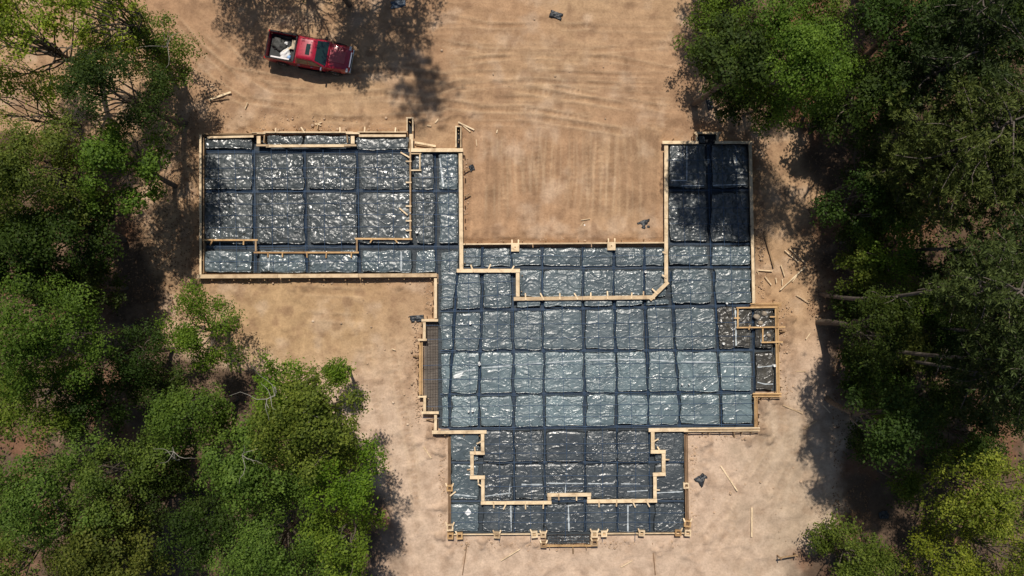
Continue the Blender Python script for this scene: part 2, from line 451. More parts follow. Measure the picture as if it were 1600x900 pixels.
def liner():
    s = 0.25
    vs = {}; V = []; F = []
    def vid(i, j):
        if (i, j) not in vs:
            vs[(i, j)] = len(V); V.append((i * s, j * s))
        return vs[(i, j)]
    rects = [(317, 212, 641, 428), (641, 239, 717, 428), (685, 384, 1178, 668), (1043, 224, 1172, 480), (1092, 211, 1119, 226), (1176, 481, 1213, 613), (704, 666, 1071, 834), (644, 238, 717, 300)]
    for i in range(-120, 120):
        for j in range(-80, 80):
            px, py = px_of((i + .5) * s, (j + .5) * s)
            if any(a <= px <= c and b <= py <= d for a, b, c, d in rects):
                F.append((vid(i, j), vid(i + 1, j), vid(i + 1, j + 1), vid(i, j + 1)))
    V = np.array(V); z = Z_FLOOR + (fbm(V[:, 0] / 0.7, V[:, 1] / 0.7, 3, 3) - 0.5) * 0.05
    V = np.column_stack([V, z]) - np.array(BED0)
    o = mesh_np('trench_liner', V, F, M_LINER, bed, smooth=True)
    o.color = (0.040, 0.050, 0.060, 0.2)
liner()

PADS = []
def pad(q, tone=(0.085, 0.1, 0.11), peb=0.0, amp=0.012, ztop=Z_PAD, seed=0, rnd=0.16):
    """q: four photo corners tl,tr,br,bl of the pad top"""
    gq = 0.9; q = [(q[0][0] - gq, q[0][1] - gq), (q[1][0] + gq, q[1][1] - gq), (q[2][0] + gq, q[2][1] + gq), (q[3][0] - gq, q[3][1] + gq)]
    c = [np.array(P(x, y, ztop)) for x, y in q]
    w_ = max(np.linalg.norm(c[1] - c[0]), np.linalg.norm(c[2] - c[3])); h_ = max(np.linalg.norm(c[3] - c[0]), np.linalg.norm(c[2] - c[1]))
    res = 0.07 if peb > .5 else 0.095
    nx = max(4, int(w_ / res)); ny = max(4, int(h_ / res))
    u, v = np.meshgrid(np.linspace(0, 1, nx + 1), np.linspace(0, 1, ny + 1))
    pos = (c[0] * ((1 - u) * (1 - v))[..., None] + c[1] * (u * (1 - v))[..., None] + c[2] * (u * v)[..., None] + c[3] * ((1 - u) * v)[..., None])
    X, Y = pos[..., 0], pos[..., 1]
    e = np.minimum(np.minimum(u, 1 - u) * w_, np.minimum(v, 1 - v) * h_)
    # wobbly edges
    wx = (fbm(X / 0.8, Y / 0.8, 11 + seed, 3) - 0.5) * 0.27; wy = (fbm(X / 0.8, Y / 0.8, 23 + seed, 3) - 0.5) * 0.24
    k = smooth(0.5, 0.0, e); X = X + wx * k; Y = Y + wy * k
    # corners pulled round
    cu = np.minimum(u, 1 - u) * w_; cv = np.minimum(v, 1 - v) * h_
    crn = smooth(0.3, 0, cu) * smooth(0.3, 0, cv)
    ctr = (c[0] + c[1] + c[2] + c[3]) / 4
    X = X + (ctr[0] - X) * crn * 0.02; Y = Y + (ctr[1] - Y) * crn * 0.02
    fine = (fbm(X / 0.27, Y / 0.27, 31, 1) if peb > .5 else fbm(X / 0.55, Y / 0.28, 31, 2)) - 0.5
    fine = fine * (0.35 + 1.3 * smooth(.35, .65, fbm(X / 1.1, Y / 0.8, 93, 2)))
    big = fbm(X / 1.3, Y / 1.1, 37, 3) - 0.5
    Z = ztop + fine * amp * (3.2 if peb > .5 else 2.2) * smooth(0, 0.15, e) + big * 0.05 - rnd * 0.7 * np.clip(1 - e / 0.12, 0, 1) ** 2
    top = np.stack([X, Y, Z], -1)
    idx = np.arange((nx + 1) * (ny + 1)).reshape(ny + 1, nx + 1)
    F = np.stack([idx[1:, :-1], idx[1:, 1:], idx[:-1, 1:], idx[:-1, :-1]], -1).reshape(-1, 4)
    ring = np.concatenate([idx[0, :-1], idx[:-1, -1], idx[-1, :0:-1], idx[:0:-1, 0]])
    V = top.reshape(-1, 3); rv = V[ring]
    out = rv - ctr; out[:, 2] = 0; out /= np.linalg.norm(out, axis=1, keepdims=True)
    mid = rv + out * 0.03; mid[:, 2] = Z_FLOOR + (rv[:, 2] - Z_FLOOR) * 0.45
    low = rv + out * 0.07; low[:, 2] = Z_FLOOR - 0.05
    n = len(ring); b1 = len(V); b2 = b1 + n
    a = np.arange(n); a2 = (a + 1) % n
    F2 = np.stack([ring[a], ring[a2], b1 + a2, b1 + a], -1); F3 = np.stack([b1 + a, b1 + a2, b2 + a2, b2 + a], -1)
    V = np.concatenate([V, mid, low]); F = np.concatenate([F, F2[:, ::-1] * 1, F3[:, ::-1] * 1])
    base = np.array([ctr[0], ctr[1], 0.0])
    o = mesh_np('earth_pad', V - base, F, M_POLY, bed, smooth=True, loc=Vector(base) - BED0)
    j = 1 + (random.random() - 0.5) * 0.16
    o.color = (tone[0] * j, tone[1] * j, tone[2] * j, peb)
    PADS.append((q, o, base, ztop)); return o

def lerp_tab(tab, t):
    return np.interp(t, [a for a, b in tab], [b for a, b in tab])

T_GAR = (0.075, 0.087, 0.092); T_MID = (0.098, 0.127, 0.142); T_LITE = (0.140, 0.188, 0.208); T_DARK = (0.058, 0.069, 0.077); T_MUD = (0.055, 0.052, 0.045)  # sheet tones: dusty grey, with reflected sky blue put into the colour
sd = 0
# garage wing
gc = [(319, 392), (401, 471), (480, 553), (563, 638), (647, 675), (684, 714)]
gr = [(214, 231, 0), (242, 294, 0), (303, 379, 0), (393, 424, 0)]
for r_, (y0, y1, _) in enumerate(gr):
    for c_, (x0, x1) in enumerate(gc):
        sl = (y0 - 214) / 210 * (4 if c_ else 0); sl2 = (y1 - 214) / 210 * (4 if c_ else 0)
        if r_ == 0:
            if c_ > 3: continue
            if c_ == 0: y0_, y1_ = 217, 231
            elif c_ in (1, 2): y0_, y1_ = 213, 225
            else: y0_, y1_ = 216, 232
            x0_, x1_ = [(321, 392), (418, 470), (477, 545), (558, 637)][c_]
        else: y0_, y1_, x0_, x1_ = y0, y1, x0, x1
        if c_ == 5 and r_ > 0: x0_, x1_ = 685, 714
        sd += 1
        pad([(x0_ + sl, y0_), (x1_ + sl * (c_ < 5), y0_), (x1_ + sl2 * (c_ < 5), y1_), (x0_ + sl2, y1_)], T_GAR if r_ < 3 and c_ < 5 else T_MID, 1.0 if not (r_ == 3 and c_ > 3) else 0.5, 0.02, seed=sd)
# right wing above the main body
for (x0, x1) in ((1047, 1101), (1113, 1167)):
    for (y0, y1, t) in ((227, 292, T_GAR), (303, 376, T_GAR), (386, 412, T_MID)):
        sd += 1; s_ = (y0 - 227) / 190 * 4
        pad([(x0, y0), (x1 + s_, y0), (x1 + s_ + 2, y1), (x0 + 1, y1)], t, 0.9, 0.016, seed=sd)
for (x0, x1, x2, x3) in ((1050, 1109, 1112, 1053), (1118, 1171, 1173, 1120)):
    sd += 1; pad([(x0, 422), (x1, 422), (x2, 472), (x3, 472)], T_MID, 0.4, 0.014, seed=sd)
# main body columns and rows (trench centre lines)
VT = [(686, 688), (714, 702), (754, 748), (800, 803), (847, 851), (911, 914), (959, 964), (1007, 1014), (1049, 1062), (1115, 1128), (1176, 1178)]
def vx(i, y):
    a, b = VT[i]; return a + (b - a) * np.clip((y - 430) / 200.0, 0, 1)
def hy(tab, x): return lerp_tab(tab, x)
HT = [[(690, 486), (1170, 477)], [(690, 549), (1170, 547)], [(690, 617), (1170, 613)], [(690, 670), (1170, 664)]]
def cell(i, j0, j1, tone, peb=0.0, g=3.4, x0=None, x1=None, y0=None, y1=None, **k):
    global sd; sd += 1
    def cor(ci, row, gx, gy, yf):
        y = yf if yf is not None else None
        xx = vx(ci, 500)
        if y is None: y = hy(row, xx) + gy
        return (vx(ci, y) + gx, y)
    gl = g + random.uniform(-0.8, 0.8); gr_ = g + random.uniform(-0.8, 0.8); gt = g + random.uniform(-.8, .8); gb = g + random.uniform(-.8, .8)
    return pad([cor(i, j0, gl, gt, y0), cor(i + 1, j0, -gr_, gt, y0), cor(i + 1, j1, -gr_, -gb, y1), cor(i, j1, gl, -gb, y1)], tone, peb, seed=sd, **k)
# row A: patio strip under the court
for x0, x1 in ((725, 751), (756, 796), (802, 844), (850, 907), (913, 956), (962, 1004), (1010, 1037)):
    sd += 1; pad([(x0, 389), (x1, 389), (x1, 414), (x0, 414)], T_MID, 0.2, 0.012, ztop=0.36, seed=sd)
# row B
for i in (0, 1, 2): cell(i, None, HT[0], T_MID, 0.15, y0=425)
for x0, x1 in ((813, 844), (850, 908), (914, 956), (962, 1004), (1010, 1040)):
    sd += 1; pad([(x0, 423), (x1, 423), (x1, 462), (x0, 462)], T_MID, 0.3, 0.014, ztop=0.36, seed=sd)
for i, (x0, x1) in enumerate(((808, 843), (852, 907), (915, 956), (964, 1003), (1012, 1044))):
    sd += 1; pad([(x0, 469), (x1, 469), (x1, 478 - i * 0.8), (x0, 479 - i * 0.8)], T_MID, 0.0, 0.01, seed=sd, rnd=0.08)
for i in range(0, 10):
    cell(i, HT[0], HT[1], T_MID if i < 9 else T_MUD, 0.25 if i < 9 else 0.7, amp=0.014 if i < 9 else 0.02)
for i in range(0, 10): cell(i, HT[1], HT[2], T_LITE, 0.0, amp=0.010)
for i in range(0, 10): cell(i, HT[2], HT[3], T_LITE, 0.0, amp=0.010)
# bump-out on the right
sd += 1; pad([(1181, 485), (1209, 485), (1209, 543), (1181, 543)], T_MUD, 0.7, 0.025, seed=sd)
sd += 1; pad([(1183, 552), (1208, 552), (1208, 608), (1183, 608)], T_MUD, 0.4, 0.016, seed=sd)
sd += 1; pad([(1094, 213), (1101, 213), (1101, 222), (1094, 222)], T_DARK, 0.4, 0.01, seed=sd, rnd=0.08)
sd += 1; pad([(855, 838), (920, 838), (920, 849), (855, 849)], T_DARK, 0.3, 0.014, ztop=0.2, seed=sd, rnd=.08)
# front porch
for i, (x0, x1) in enumerate(((706, 746), (756, 800), (806, 848), (854, 912), (917, 962), (967, 1013), (1024, 1068))):
    z_ = 0.46 if 0 < i < 6 else 0.34
    sd += 1; pad([(x0, 675), (x1, 675), (x1, 720), (x0, 720)], T_DARK if i else T_MID, 0.2, 0.014, ztop=z_, seed=sd)
    sd += 1; pad([(x0, 726), (x1, 726), (x1, 780), (x0, 780)], T_DARK if i else T_MID, 0.2, 0.014, ztop=z_, seed=sd)
    sd += 1; pad([(x0, 788), (x1, 788), (x1, 830), (x0, 830)], T_DARK if i > 0 else T_MID, 0.3, 0.014, ztop=0.34, seed=sd)

# pale seams where two sheets are lapped and taped: ribbon laid over the pads it crosses
def seam(pts, wpx=1.8):
    for q, o, base, zt in PADS:
        x0, x1 = max(q[0][0], q[3][0]) + 1, min(q[1][0], q[2][0]) - 1; y0, y1 = q[0][1] + 1, q[3][1] - 1
        run = []
        for (ax, ay), (bx, by) in zip(pts, pts[1:]):
            for t in np.linspace(0, 1, 40):
                x, y = ax + (bx - ax) * t, ay + (by - ay) * t
                if x0 <= x <= x1 and y0 <= y <= y1: run.append((x, y))
        if len(run) < 3: continue
        run = np.array(run)
        d = np.gradient(run, axis=0); d /= (np.linalg.norm(d, axis=1, keepdims=True) + 1e-9)
        wv = wpx * (0.35 + 0.9 * vnoise(run[:, 0] / 4, run[:, 1] / 4, 7)) / 2
        a = run + np.column_stack([-d[:, 1], d[:, 0]]) * wv[:, None]; b = run - np.column_stack([-d[:, 1], d[:, 0]]) * wv[:, None]
        me = o.data; co = np.empty(len(me.vertices) * 3, np.float32); me.vertices.foreach_get('co', co); co = co.reshape(-1, 3) + base
        V = []
        for p_ in np.concatenate([a, b]):
            c = np.array(P(p_[0], p_[1], zt)); k = np.argsort(((co[:, :2] - c[:2]) ** 2).sum(1))[:4]
            V.append((c[0], c[1], co[k, 2].max() + 0.022))
        n = len(run); V = np.array(V) - base
        F = [(i, i + 1, n + i + 1, n + i) for i in range(n - 1)]
        mesh_np('seam_tape', V, np.array(F)[:, ::-1], M_TAPE, o, smooth=True)
seam([(688, 594), (720, 590)]); seam([(706, 583), (745, 577)], 2.6)
seam([(752, 575), (800, 571), (850, 567), (910, 563), (960, 561.5), (1010, 562), (1056, 565), (1120, 566)], 2.4)
seam([(1128, 573), (1176, 573), (1182, 574), (1212, 571)]); seam([(1183, 597), (1195, 600), (1208, 600)], 1.8)
seam([(421, 390), (420, 424)], 2.8); seam([(627, 392), (627, 424)], 2.8); seam([(687, 246), (693, 292)], 2.6)
seam([(1046, 282), (1073, 282)], 1.6); seam([(1073, 228), (1073, 282)], 1.6); seam([(1065, 290), (1101, 290), (1167, 288)], 1.8)
seam([(815, 757), (850, 757), (856, 755), (1000, 756)], 2.4); seam([(706, 772), (746, 776)], 2.4); seam([(758, 775), (800, 770)], 2.0)
seam([(797, 756), (795, 776)], 1.6); seam([(798, 788), (799, 831)], 2.6); seam([(888, 788), (889, 831)], 2.4); seam([(981, 788), (981, 831)], 2.6)
seam([(884, 757), (883, 770)], 1.8); seam([(1026, 770), (1068, 768)], 2.4); seam([(980, 768), (1012, 766)], 2.0)
seam([(1149, 484), (1150, 540)], 2.6); seam([(1190, 520), (1189, 540)], 2.4)

# ------------------------------------------------------------------ post-tension cables, blue sheathed
grid = empty('tendon_grid', P(900, 540))
tag(grid, 'grid of thin blue tendon cables strung over the black sheeting', 'cable grid')
G0 = np.array(grid.location)
def cable(pts, z, r=0.0125):
    q = []
    for (ax, ay), (bx, by) in zip(pts, pts[1:]):
        n = max(2, int(math.hypot(bx - ax, by - ay) / 14))
        for t in np.linspace(0, 1, n, endpoint=False): q.append((ax + (bx - ax) * t, ay + (by - ay) * t))
    q.append(pts[-1]); q = np.array(q)
    ph = random.random() * 50
    zz = z + 0.012 * np.sin(np.arange(len(q)) * 0.9 + ph)
    V = np.array([np.array(P(x + (vnoise(np.array([i * .31 + ph]), np.array([ph]), 3)[0] - .5) * 1.3, y + (vnoise(np.array([i * .31 + ph]), np.array([ph + 9]), 4)[0] - .5) * 1.3, zc)) for i, ((x, y), zc) in enumerate(zip(q, zz))])
    v, f = tube_np(V - G0, np.full(len(V), r), 4)
    mesh_np('cable', v, f, M_CABLE, grid, smooth=True)
ZC = Z_PAD + 0.045
# in the beam trenches: bundles low down
def bundle(pts, n=2, sp=1.7):
    for k in range(n):
        o_ = (k - (n - 1) / 2) * sp
        hor = abs(pts[-1][0] - pts[0][0]) > abs(pts[-1][1] - pts[0][1])
        cable([(x + (0 if hor else o_ + random.uniform(-.5, .5)), y + (o_ + random.uniform(-.5, .5) if hor else 0)) for x, y in pts], 0.24, 0.0125)
bundle([(318, 237), (640, 236)], 3); bundle([(318, 299), (716, 298)], 3); bundle([(318, 386), (716, 386)], 3)
for x, x2 in ((396, 399), (475, 479), (557, 561), (679, 681)): bundle([(x, 234), (x2, 425)], 3)
for j in range(4): bundle([(688, HT[j][0][1]), (1176, HT[j][1][1])], 3)
for i in range(1, 10): bundle([(vx(i, 424) if i not in (3, 4, 5, 6, 7) else vx(i, 424), 386 if 2 <= i <= 7 else 424), (vx(i, 430), 430), (vx(i, 630), 630), (vx(i, 668), 668)], 3)
for i in (3, 4, 5, 6, 7): bundle([(vx(i, 668), 668), (vx(i, 668) + 1, 831)], 2)
bundle([(704, 723), (1069, 722)], 2); bundle([(704, 783), (1069, 783)], 2)
bundle([(724, 419), (1172, 417)], 2); bundle([(1107, 226), (1112, 420)], 3); bundle([(1046, 298), (1170, 297)], 2); bundle([(1046, 381), (1172, 381)], 2)
bundle([(1177, 482), (1179, 610)], 2)
# over the pads
for y in (262, 278, 318, 336, 355, 408): cable([(317, y + 1), (716, y - 1)], ZC)
for x in (341, 367, 424, 448, 505, 531, 589, 613, 660, 699): cable([(x, 234), (x + 3, 425)], ZC)
for y in (441, 462, 505, 527, 568, 590, 632, 650): cable([(686 if y < 480 else 660, y + 3), (806 if y < 466 else 1178, y - 2)], ZC)
for y in (438, 458): cable([(1044, y), (1174, y - 1)], ZC)
for y in (694, 708, 744, 760): cable([(756, y), (1020, y - 1)], ZC)
for y in (801, 816): cable([(703, y), (1072, y)], 0.40)
for y in (400,): cable([(724, y), (1172, y - 1)], ZC)
for x in (732, 777, 824, 878, 935, 983): cable([(x, 470 if x > 810 else 425), (x + 1, 560), (x + 4, 668)], ZC)
for x in (1028, 1080, 1145): cable([(x - 4, 384 if x > 1040 else 470), (x + 1, 520), (x + 6, 664)], ZC)
for x in (777, 826, 881, 938, 989): cable([(x + 4, 668), (x + 4, 782)], ZC); cable([(x + 3, 788), (x + 3, 846)], 0.40)
for x in (1066, 1090, 1128, 1150): cable([(x, 226), (x + 4, 384)], ZC)
for y in (250, 272, 325, 350): cable([(1044, y), (1171, y)], ZC)

# ------------------------------------------------------------------ timber forms
KB = 0
def box_along(name, a, b, wid, z0, z1, mat, parent, ext=0.0):
    global KB; KB += 1
    dz = (KB % 6) * 0.003
    z1 += dz
    a = P(a[0], a[1], z1); b = P(b[0], b[1], z1)
    d = b - a; l = d.length / 2 + ext; c = (a + b) / 2
    bm = bmesh.new(); bm_box(bm, -l, l, -wid / 2, wid / 2, z0 - z1, 0)
    bmesh.ops.bevel(bm, geom=list(bm.edges), offset=min(0.008, wid * .2, (z1 - z0) * .2), segments=1, affect='EDGES')
    o = mesh_bm(name, bm, mat, parent)
    o.location = c - Vector(parent.location) if parent is not None else c
    o.rotation_euler = (0, 0, math.atan2(d.y, d.x)); return o

_st = bmesh.new()
_v = bm_box(_st, -0.025, 0.025, -0.035, 0.035, -0.1, 0.56)
STAKE_ME = None
def stake_mesh():
    global STAKE_ME
    if STAKE_ME is None:
        me = bpy.data.meshes.new('stake'); _st.to_mesh(me); me.materials.append(M_STAKE); STAKE_ME = me
    return STAKE_ME
def stake(parent, loc, rz, tilt=0.0, scale=1.0):
    o = bpy.data.objects.new('stake', stake_mesh()); link(o, parent)
    o.location = Vector(loc) - Vector(parent.location); o.rotation_euler = (tilt, 0, rz); o.scale = (1, 1, scale)
BRACE = {}
def brace(parent, a, b, mat):
    """short flat board from a to b (world)"""
    a = Vector(a); b = Vector(b); d = b - a
    key = (mat.name, round(d.length, 1))
    if key not in BRACE:
        bm = bmesh.new(); bm_box(bm, 0, 1, -0.045, 0.045, -0.02, 0.02); me = bpy.data.meshes.new('brace'); 
        bmesh.ops.recalc_face_normals(bm, faces=bm.faces); bm.to_mesh(me); bm.free(); me.materials.append(mat); BRACE[key] = me
    o = bpy.data.objects.new('brace', BRACE[key]); link(o, parent)
    o.location = a - Vector(parent.location); o.rotation_euler = d.to_track_quat('X', 'Z').to_euler(); o.scale = (d.length, 1, 1)

def form_run(parent, pts, wpx=7.0, mat=M_PINE, z1=Z_FORM, z0=0.02, side=0, stakes=1.15, braces=0.0, brz=None, maxlen=4.9, double=False, plate=0.045, brp=0.13):
    """form boards along a photo polyline; side +1/-1: stakes to the left / right of the run"""
    wid = wpx / PPM * 0.84
    for (p0, p1) in zip(pts, pts[1:]):
        A = Vector((p0[0], p0[1])); B = Vector((p1[0], p1[1])); Lpx = (B - A).length; n = max(1, round(Lpx / PPM / maxlen))
        u = (B - A) / Lpx; nrm = Vector((u.y, -u.x))          # left of the run, seen in the photo
        hor = abs(u.x) >= abs(u.y)
        cuts = [0] + [k / n + random.uniform(-0.08, 0.08) / n for k in range(1, n)] + [1]
        for k in range(n):
            a = A + u * Lpx * cuts[k]; b = A + u * Lpx * cuts[k + 1]
            e0 = wpx / 2 if (k == 0 and hor) else (-wpx / 2 if k == 0 else -0.15)
            e1 = wpx / 2 if (k == n - 1 and hor) else (-wpx / 2 if k == n - 1 else -0.15)
            a2 = a - u * e0; b2 = b + u * e1
            if (b2 - a2).dot(u) < 2: continue
            if double:
                g = wpx * 0.33
                for s_, ww in ((-1, 0.34), (1, 0.26)):
                    box_along('form_rail', a2 + nrm * g * s_, b2 + nrm * g * s_, wid * ww, z1 - 0.09, z1, mat, parent)
            else:
                box_along('form_plate', a2, b2, wid * random.uniform(0.94, 1.03), z1 - plate, z1, mat, parent)
            box_along('form_board', a2 + u * 0.6, b2 - u * 0.6, 0.05, z0, z1 - plate - 0.022 - (0.05 if double else 0), mat, parent)
        L_ = Lpx / PPM
        if side and stakes and Lpx > 14:
            m = max(1, int(L_ / stakes))
            for k in range(m):
                t = (k + 0.5 + random.uniform(-.3, .3)) / m * Lpx
                q = A + u * t + nrm * side * (wpx / 2 + 2.2 + random.uniform(0, 1.2))
                w_ = P(q.x, q.y, 0.5); stake(parent, (w_.x, w_.y, 0), math.atan2(-u.y, u.x) + random.uniform(-.15, .15), random.uniform(-.06, .06), random.uniform(0.75, 1.0))
                if random.random() < brp:
                    e = q + nrm * side * random.uniform(6, 13); ew = P(e.x, e.y, 0.05); f_ = P((q - nrm * side * 1.5).x, (q - nrm * side * 1.5).y, 0.45)
                    brace(parent, (f_.x, f_.y, 0.45), (ew.x, ew.y, 0.06), M_STAKE)
        if braces and Lpx > 14:
            m = max(1, int(L_ / braces))
            for k in range(m):
                t = (k + 0.5 + random.uniform(-.25, .25)) / m * Lpx
                q0 = A + u * t - nrm * side * wpx * 0.3; q1 = A + u * (t + random.choice((0, 0, 0, 5, -5)) + random.uniform(-1, 1)) + nrm * side * (wpx / 2 + random.uniform(4, 7))
                zb = z1 + 0.03
                w0 = P(q0.x, q0.y, zb); w1 = P(q1.x, q1.y, zb - 0.1); brace(parent, w0, w1, mat)

pf = empty('perimeter_formwork', P(800, 440))
tag(pf, 'pale pine board formwork staked around the outline of the house slab', 'formwork')
# garage wing
form_run(pf, [(313, 208), (313, 432)], 4, M_PINE, side=1, stakes=1.3)
form_run(pf, [(318, 214), (318, 428)], 2.2, M_STAKE, z1=Z_FORM - 0.03)
form_run(pf, [(311, 432), (679, 430)], 7, M_PINE, side=-1, stakes=1.3)
form_run(pf, [(311, 209), (400, 209)], 3, M_STAKE, side=1, stakes=1.4)
form_run(pf, [(326, 214.5), (394, 213)], 4.2, M_PINE, z0=0.3)
form_run(pf, [(413, 206.5), (550, 206.5)], 3, M_PINE, side=1, stakes=1.2, braces=1.6)
form_run(pf, [(418, 228), (545, 227.5)], 5, M_PINE, z0=0.3)
form_run(pf, [(560, 206), (634, 206)], 3, M_PINE, side=1, stakes=1.2, braces=1.5)
form_run(pf, [(563, 212), (632, 212)], 4.6, M_PINE, z0=0.3)
for sx, cx in ((1, 404), (-1, 551)):
    form_run(pf, [(cx - 9, 208), (cx + 9, 208)], 3.4, M_PINE)
    form_run(pf, [(cx, 209), (cx, 228)], 7, M_PINE)
    form_run(pf, [(cx - 2 + (0 if sx > 0 else -10), 227), (cx + 14 - (0 if sx > 0 else 10), 227)], 3.6, M_PINE, z1=Z_FORM + 0.05)
    form_run(pf, [(cx + 9 * sx, 210), (cx + 8 * sx, 224)], 2, M_STAKE, z1=Z_FORM + 0.02)
# two narrow pier boxes at the corners of the court
def pier(x0, x1, y0, y1):
    form_run(pf, [(x0, y0), (x1, y0)], 2.4, M_PINE); form_run(pf, [(x0, y0), (x0, y1)], 2.2, M_PINE, side=1, stakes=.7); form_run(pf, [(x1, y0), (x1, y1)], 2.2, M_PINE, side=-1, stakes=.7)
pier(636, 645, 184, 206); pier(712.5, 720, 197.5, 231)
o_ = empty('pier_lining', P(678, 205))
form_run(pf, [(642.5, 206), (642.5, 238)], 6.5, M_PINE); form_run(pf, [(642, 234.5), (720, 234.5)], 7, M_PINE)
bpy.data.objects.remove(o_)
form_run(pf, [(719.5, 236), (721, 425)], 7, M_PINE, side=1, stakes=0.75)
# right wing
form_run(pf, [(1041, 224), (1041, 444)], 7, M_PINE)
form_run(pf, [(1038, 222.5), (1089, 222.5)], 6, M_PINE, side=1, stakes=1.3)
form_run(pf, [(1088.5, 207), (1088.5, 222)], 4, M_PINE, side=-1, stakes=.5); form_run(pf, [(1087, 207.5), (1124, 207.5)], 4, M_PINE); form_run(pf, [(1121.5, 207), (1121.5, 222)], 4, M_PINE)
form_run(pf, [(1120, 222.5), (1174, 222.5)], 5, M_PINE)
form_run(pf, [(1172.5, 222), (1178, 477)], 5.5, M_PINE, side=1, stakes=2.2)
form_run(pf, [(1176, 477), (1218, 476)], 7, M_ORANGE, side=1, stakes=.8, double=True)
form_run(pf, [(1213.5, 476), (1216.5, 618)], 6, M_ORANGE, side=1, stakes=0.62, double=True)
form_run(pf, [(1218, 617.5), (1180, 617.5)], 7, M_ORANGE, side=1, stakes=0.6, double=True)
form_run(pf, [(1181.5, 617), (1182, 672)], 6, M_ORANGE, side=1, stakes=0.6, double=True)
form_run(pf, [(1184, 671), (1072, 672)], 7, M_PINE, side=1, stakes=0.65, double=True)
form_run(pf, [(1072, 671.5), (1017, 672)], 7, M_PINE)
# left edge of the main body with its bay
form_run(pf, [(680.5, 432), (680.5, 500)], 5.5, M_PINE, side=-1, stakes=.55); form_run(pf, [(682, 500.5), (661, 500.5)], 5, M_PINE, side=-1, stakes=.6)
form_run(pf, [(663, 501), (663, 532)], 5, M_PINE, side=-1, stakes=.6); form_run(pf, [(665, 531), (655, 531)], 4, M_PINE)
form_run(pf, [(657.5, 532), (657.5, 620)], 6, M_ORANGE, side=-1, stakes=.55, double=True)
form_run(pf, [(655, 620), (665, 620)], 3, M_PINE); form_run(pf, [(663.5, 618), (663.5, 646)], 5, M_PINE, side=-1, stakes=.5)
form_run(pf, [(661, 645), (683, 645)], 5, M_PINE, side=1, stakes=.5); form_run(pf, [(680.5, 646), (680.5, 675)], 5, M_PINE, side=-1, stakes=.5)
form_run(pf, [(678, 675.5), (757, 675)], 6.5, M_PINE, side=-1, stakes=1.1)

# step form round the sunken patio below the court
ps = empty('patio_step_form', P(900, 440))
tag(ps, 'pale pine step form with a clipped corner around the patio below the dirt court', 'formwork')
form_run(ps, [(717, 423), (809, 423)], 7, M_PINE, z0=0.34, side=1, stakes=0, braces=1.2, z1=Z_FORM + .02)
form_run(ps, [(809, 423), (809, 467)], 7, M_PINE, z0=0.34, side=1, stakes=.9, z1=Z_FORM + .02)
form_run(ps, [(806, 467), (1020, 464.5)], 7, M_PINE, z0=0.34, side=1, stakes=0, braces=1.15, z1=Z_FORM + .02)
form_run(ps, [(1018, 466), (1041.5, 443)], 7, M_PINE, z0=0.34, side=1, braces=1.0, stakes=0, z1=Z_FORM + .035)
form_run(ps, [(1041, 442), (1041, 385)], 2, M_PINE, z0=0.34, side=1, braces=1.0, stakes=0, z1=Z_FORM + .05)
# thin edge board of the patio with two column blocks
pe = empty('patio_edge_form', P(880, 380))
tag(pe, 'thin pine edge board between the dirt court and the patio with two square column blocks', 'formwork')
form_run(pe, [(724, 381.5), (1038, 379)], 2.8, M_PINE, z1=0.5, side=1, stakes=1.6)
def bm_blk(x, y, s=12.5, z1=0.58):
    c = P(x, y, z1); h = s / PPM / 2
    bm = bmesh.new()
    # square plate with a round-ish hole: frame of four trapezoids round an octagon
    ring = [(h, -h), (h, h), (-h, h), (-h, -h)]
    n = 8; hole = [(0.055 * math.cos(2 * math.pi * k / n ), 0.055 * math.sin(2 * math.pi * k / n)) for k in range(n)]
    sq = []
    for k in range(n):
        a = 2 * math.pi * k / n; m = max(abs(math.cos(a)), abs(math.sin(a))); sq.append((h * math.cos(a) / m, h * math.sin(a) / m))
    def ringv(pts, z): return [bm.verts.new((p[0], p[1], z)) for p in pts]
    a = ringv(sq, 0); b = ringv(hole, 0); c_ = ringv(hole, -0.12); d = ringv(sq, -0.5)
    for k in range(n):
        j = (k + 1) % n
        bm.faces.new((a[k], a[j], b[j], b[k])); bm.faces.new((b[k], b[j], c_[j], c_[k])); bm.faces.new((a[k], d[k], d[j], a[j]))
    bm.faces.new(c_)
    return bm, c
for x, y in ((805, 386.5), (955.5, 384.5)):
    bm, c = bm_blk(x, y); mesh_bm('column_block', bm, M_PINE, pe, loc=c - Vector(pe.location))
    for dx in (-5, 5):
        a = P(x + dx, y - 5, 0.55); b = P(x + dx, y - 12, 0.3); brace(pe, a, b, M_PINE)

# hung form inside the garage wing
hf = empty('garage_hung_form', P(480, 300))
tag(hf, 'narrow pine hung form stepping across the garage wing of the slab', 'formwork')
for a in ([(641, 216), (641, 374)], [(642.5, 373.5), (556, 373)], [(557.5, 373), (557.5, 395)], [(559, 394.5), (398, 394.5)], [(399.5, 394), (399.5, 375)], [(401, 375), (318, 375)]):
    hz = abs(a[1][0] - a[0][0]) > 30
    form_run(hf, a, 3.2, M_STAKE if a[0][1] == 216 else M_ORANGE if hz else M_STAKE, z0=0.45, z1=Z_FORM, side=(1 if hz and a[0][0] > a[1][0] else 0), braces=1.3 if hz else 0, stakes=0, maxlen=3.6)
form_run(hf, [(642, 240), (657, 240)], 2.4, M_PINE, z0=.45); form_run(hf, [(656, 240), (656, 266)], 2.4, M_PINE, z0=.45); form_run(hf, [(642, 266), (657, 266)], 2.4, M_PINE, z0=.45)
for y in (252, 285, 322, 345, 360):
    a = P(634, y, Z_FORM + .03); b = P(643, y, Z_FORM + .03); brace(hf, a, b, M_PINE)
for a, b in (((626, 238), (640, 246)), ((624, 325), (637, 336))): brace(hf, P(*a, .6), P(*b, .64), M_PINE)

